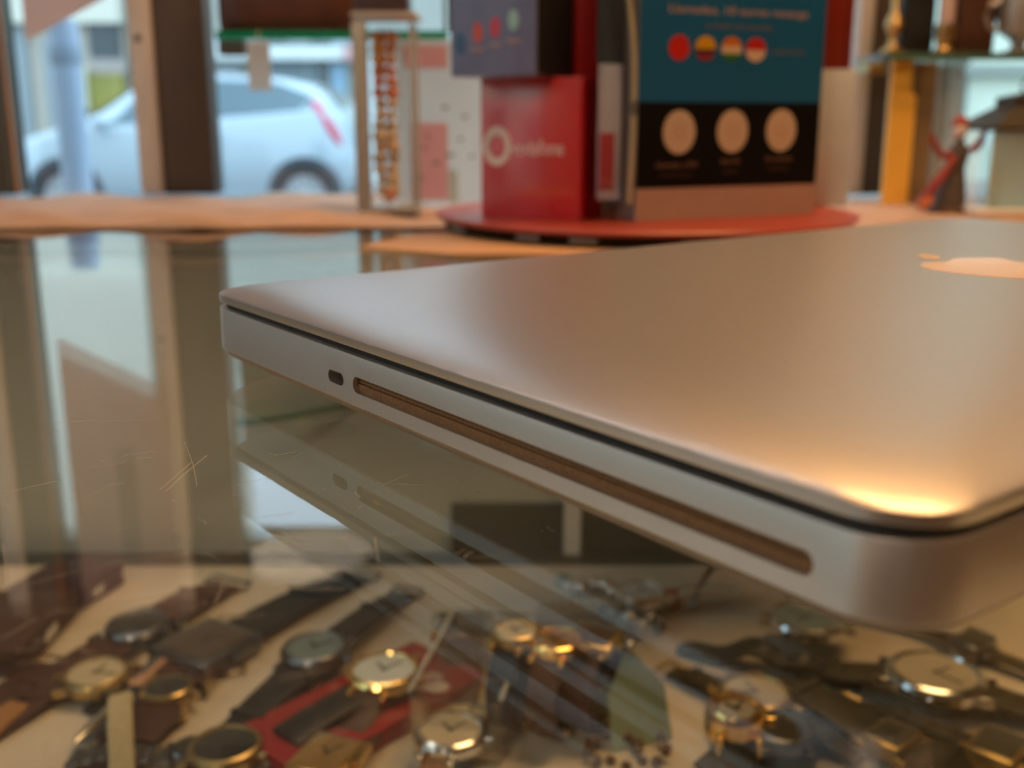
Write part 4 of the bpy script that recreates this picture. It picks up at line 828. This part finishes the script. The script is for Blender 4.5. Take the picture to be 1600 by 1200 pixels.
# clear watch box with a watch inside
A_, L_, rz = lay((712, 1190), (775, 1040))
cbx = thing('clear_watch_box', 'clear plastic box holding one watch at the front', 'box', (A_.x, A_.y, ZB), rz, GRP)
W3 = .021
for a in ((-W3, W3, 0, .0012, 0, .030), (-W3, W3, L_ - .0012, L_, 0, .030), (-W3, -W3 + .0012, .0012, L_ - .0012, 0, .030), (W3 - .0012, W3, .0012, L_ - .0012, 0, .030)): MB().box(*a).build('wall_panel', ACRYL, cbx)
MB().box(-W3 - .001, W3 + .001, -.001, L_ + .001, .0301, .0318, .0006).build('clear_lid', ACRYL, cbx); [MB().box(*a, .0320, .0345, .001).build('lid_edge', mat('milky_plastic', '#b9bcba', 0.3), cbx) for a in ((-W3, W3, L_ - .004, L_ + .0012), (-W3 - .001, -W3 + .0012, 0, L_ - .004), (W3 - .0012, W3 + .001, 0, L_ - .004))]; MB().box(-W3 + .0013, W3 - .0013, .0013, L_ - .0013, .0002, .002).build('tray', LCRM, cbx)
watch('pale round watch lying inside the clear plastic box', (704, 1142), (760, 1060), .0165, 'round', STEEL, DCRM, LTAN, .014, .026, .016, lift=.012, th=.008)
# pen
A_, L_, rz = lay((118, 1176), (262, 1046))
pn = thing('pen', 'steel and pale pink pen lying diagonally at the left', 'pen', (A_.x, A_.y, ZB + .0048), rz, GRP); Mp = Matrix.Rotation(-PI / 2, 4, 'X')
MB().lathe([(0, 0), (.0012, .0), (.0034, .012), (.0036, L_ * .58), (0, L_ * .58)], 18, M=Mp).build('barrel', STEEL, pn); MB().lathe([(.0037, L_ * .58), (.0047, L_ * .60), (.0047, L_ * .95), (.003, L_), (0, L_)], 18, M=Mp, closed=False).build('cap', mat('pale_pink_enamel', '#d0a48c', 0.3, coat=0.5), pn); MB().box(-.0008, .0008, L_ * .7, L_ * .97, .0046, .0058, .0003).build('clip', STEEL, pn)
# cream strap, leather wallets at the far left, chain
A_, L_, rz = lay((192, 1225), (196, 1110))
cs = thing('leather_strap', 'cream leather strap standing in a curve below the pen', 'strap', (A_.x, A_.y, ZB), rz, GRP); MB().ribbon([(L_ * k / 16, .002 + .02 * math.sin(PI * k / 16)) for k in range(17)], .011, .003).build('band', LCRM, cs); MB().box(-.007, .007, L_ - .004, L_ + .002, .0, .004, .0006).build('buckle', BRASS, cs)
for lab, p, q, w, h, m_ in (('dark brown leather wallet at the far left of the board', (-40, 1060), (60, 960), .05, .016, LBRN), ('maroon leather wallet behind the dark brown wallet', (60, 960), (150, 905), .045, .014, LMAR)):
    A_, L_, rz = lay(p, q); wl = thing('wallet', lab, 'wallet', (A_.x, A_.y, ZB), rz, GRP)
    MB().box(-w / 2, w / 2, 0, L_, 0, h * .45, .002).build('lower_half', m_, wl); MB().box(-w / 2, w / 2, 0, L_, h * .5, h, .002).build('upper_half', m_, wl); MB().box(w / 2 - .003, w / 2 + .0004, L_ * .4, L_ * .6, h * .3, h * .7, .0006).build('clasp', STEEL, wl)
for lab, p, q in (('tan leather strap nearest the left front corner', (-60, 1185), (70, 1085)), ('brown leather strap beside the tan one at the left', (-40, 1130), (75, 1045))):
    A_, L_, rz = lay(p, q); s_ = thing('leather_strap', lab, 'strap', (A_.x, A_.y, ZB), rz, GRP); MB().ribbon([(L_ * k / 10, .002 + .003 * math.sin(PI * k / 10)) for k in range(11)], .014, .003).build('band', LTAN if 'nearest' in lab else LBRN, s_); MB().tube([(-.007, L_, .003), (-.007, L_ + .006, .004), (.007, L_ + .006, .004), (.007, L_, .003)], .001, 6).build('buckle', BRASS, s_)
A_ = at_z(968, 1180, ZB)
ch = thing('brown_chain', 'curled brown bead chain at the bottom centre', 'chain', (A_.x, A_.y, ZB), 0, GRP)
lk = None
for k in range(22):
    a = k * .40; r_ = .012 + .0012 * k
    if lk is None: lk = MB().sphere((0, 0, 0), .0026, n=8).build('bead', mat('brown_bead', '#5a3a22', 0.3, coat=0.4), ch); o = lk
    else: o = lk.copy(); C.objects.link(o); o.parent = ch
    o.location = (r_ * .7 * math.cos(a), r_ * .5 * math.sin(a), .0028 + .002 * (k % 2))
tag(MB().lathe([(.0072, 0), (.0090, .0006), (.0094, .003), (.0088, .0052), (.0074, .0056), (.0070, .003), (.0072, 0)], 28, tuple(at_z(262, 1122, ZB)), closed=False).build('gold_ring', GOLD), 'plain gold ring in front of the brown strap watch', 'ring', GRP)
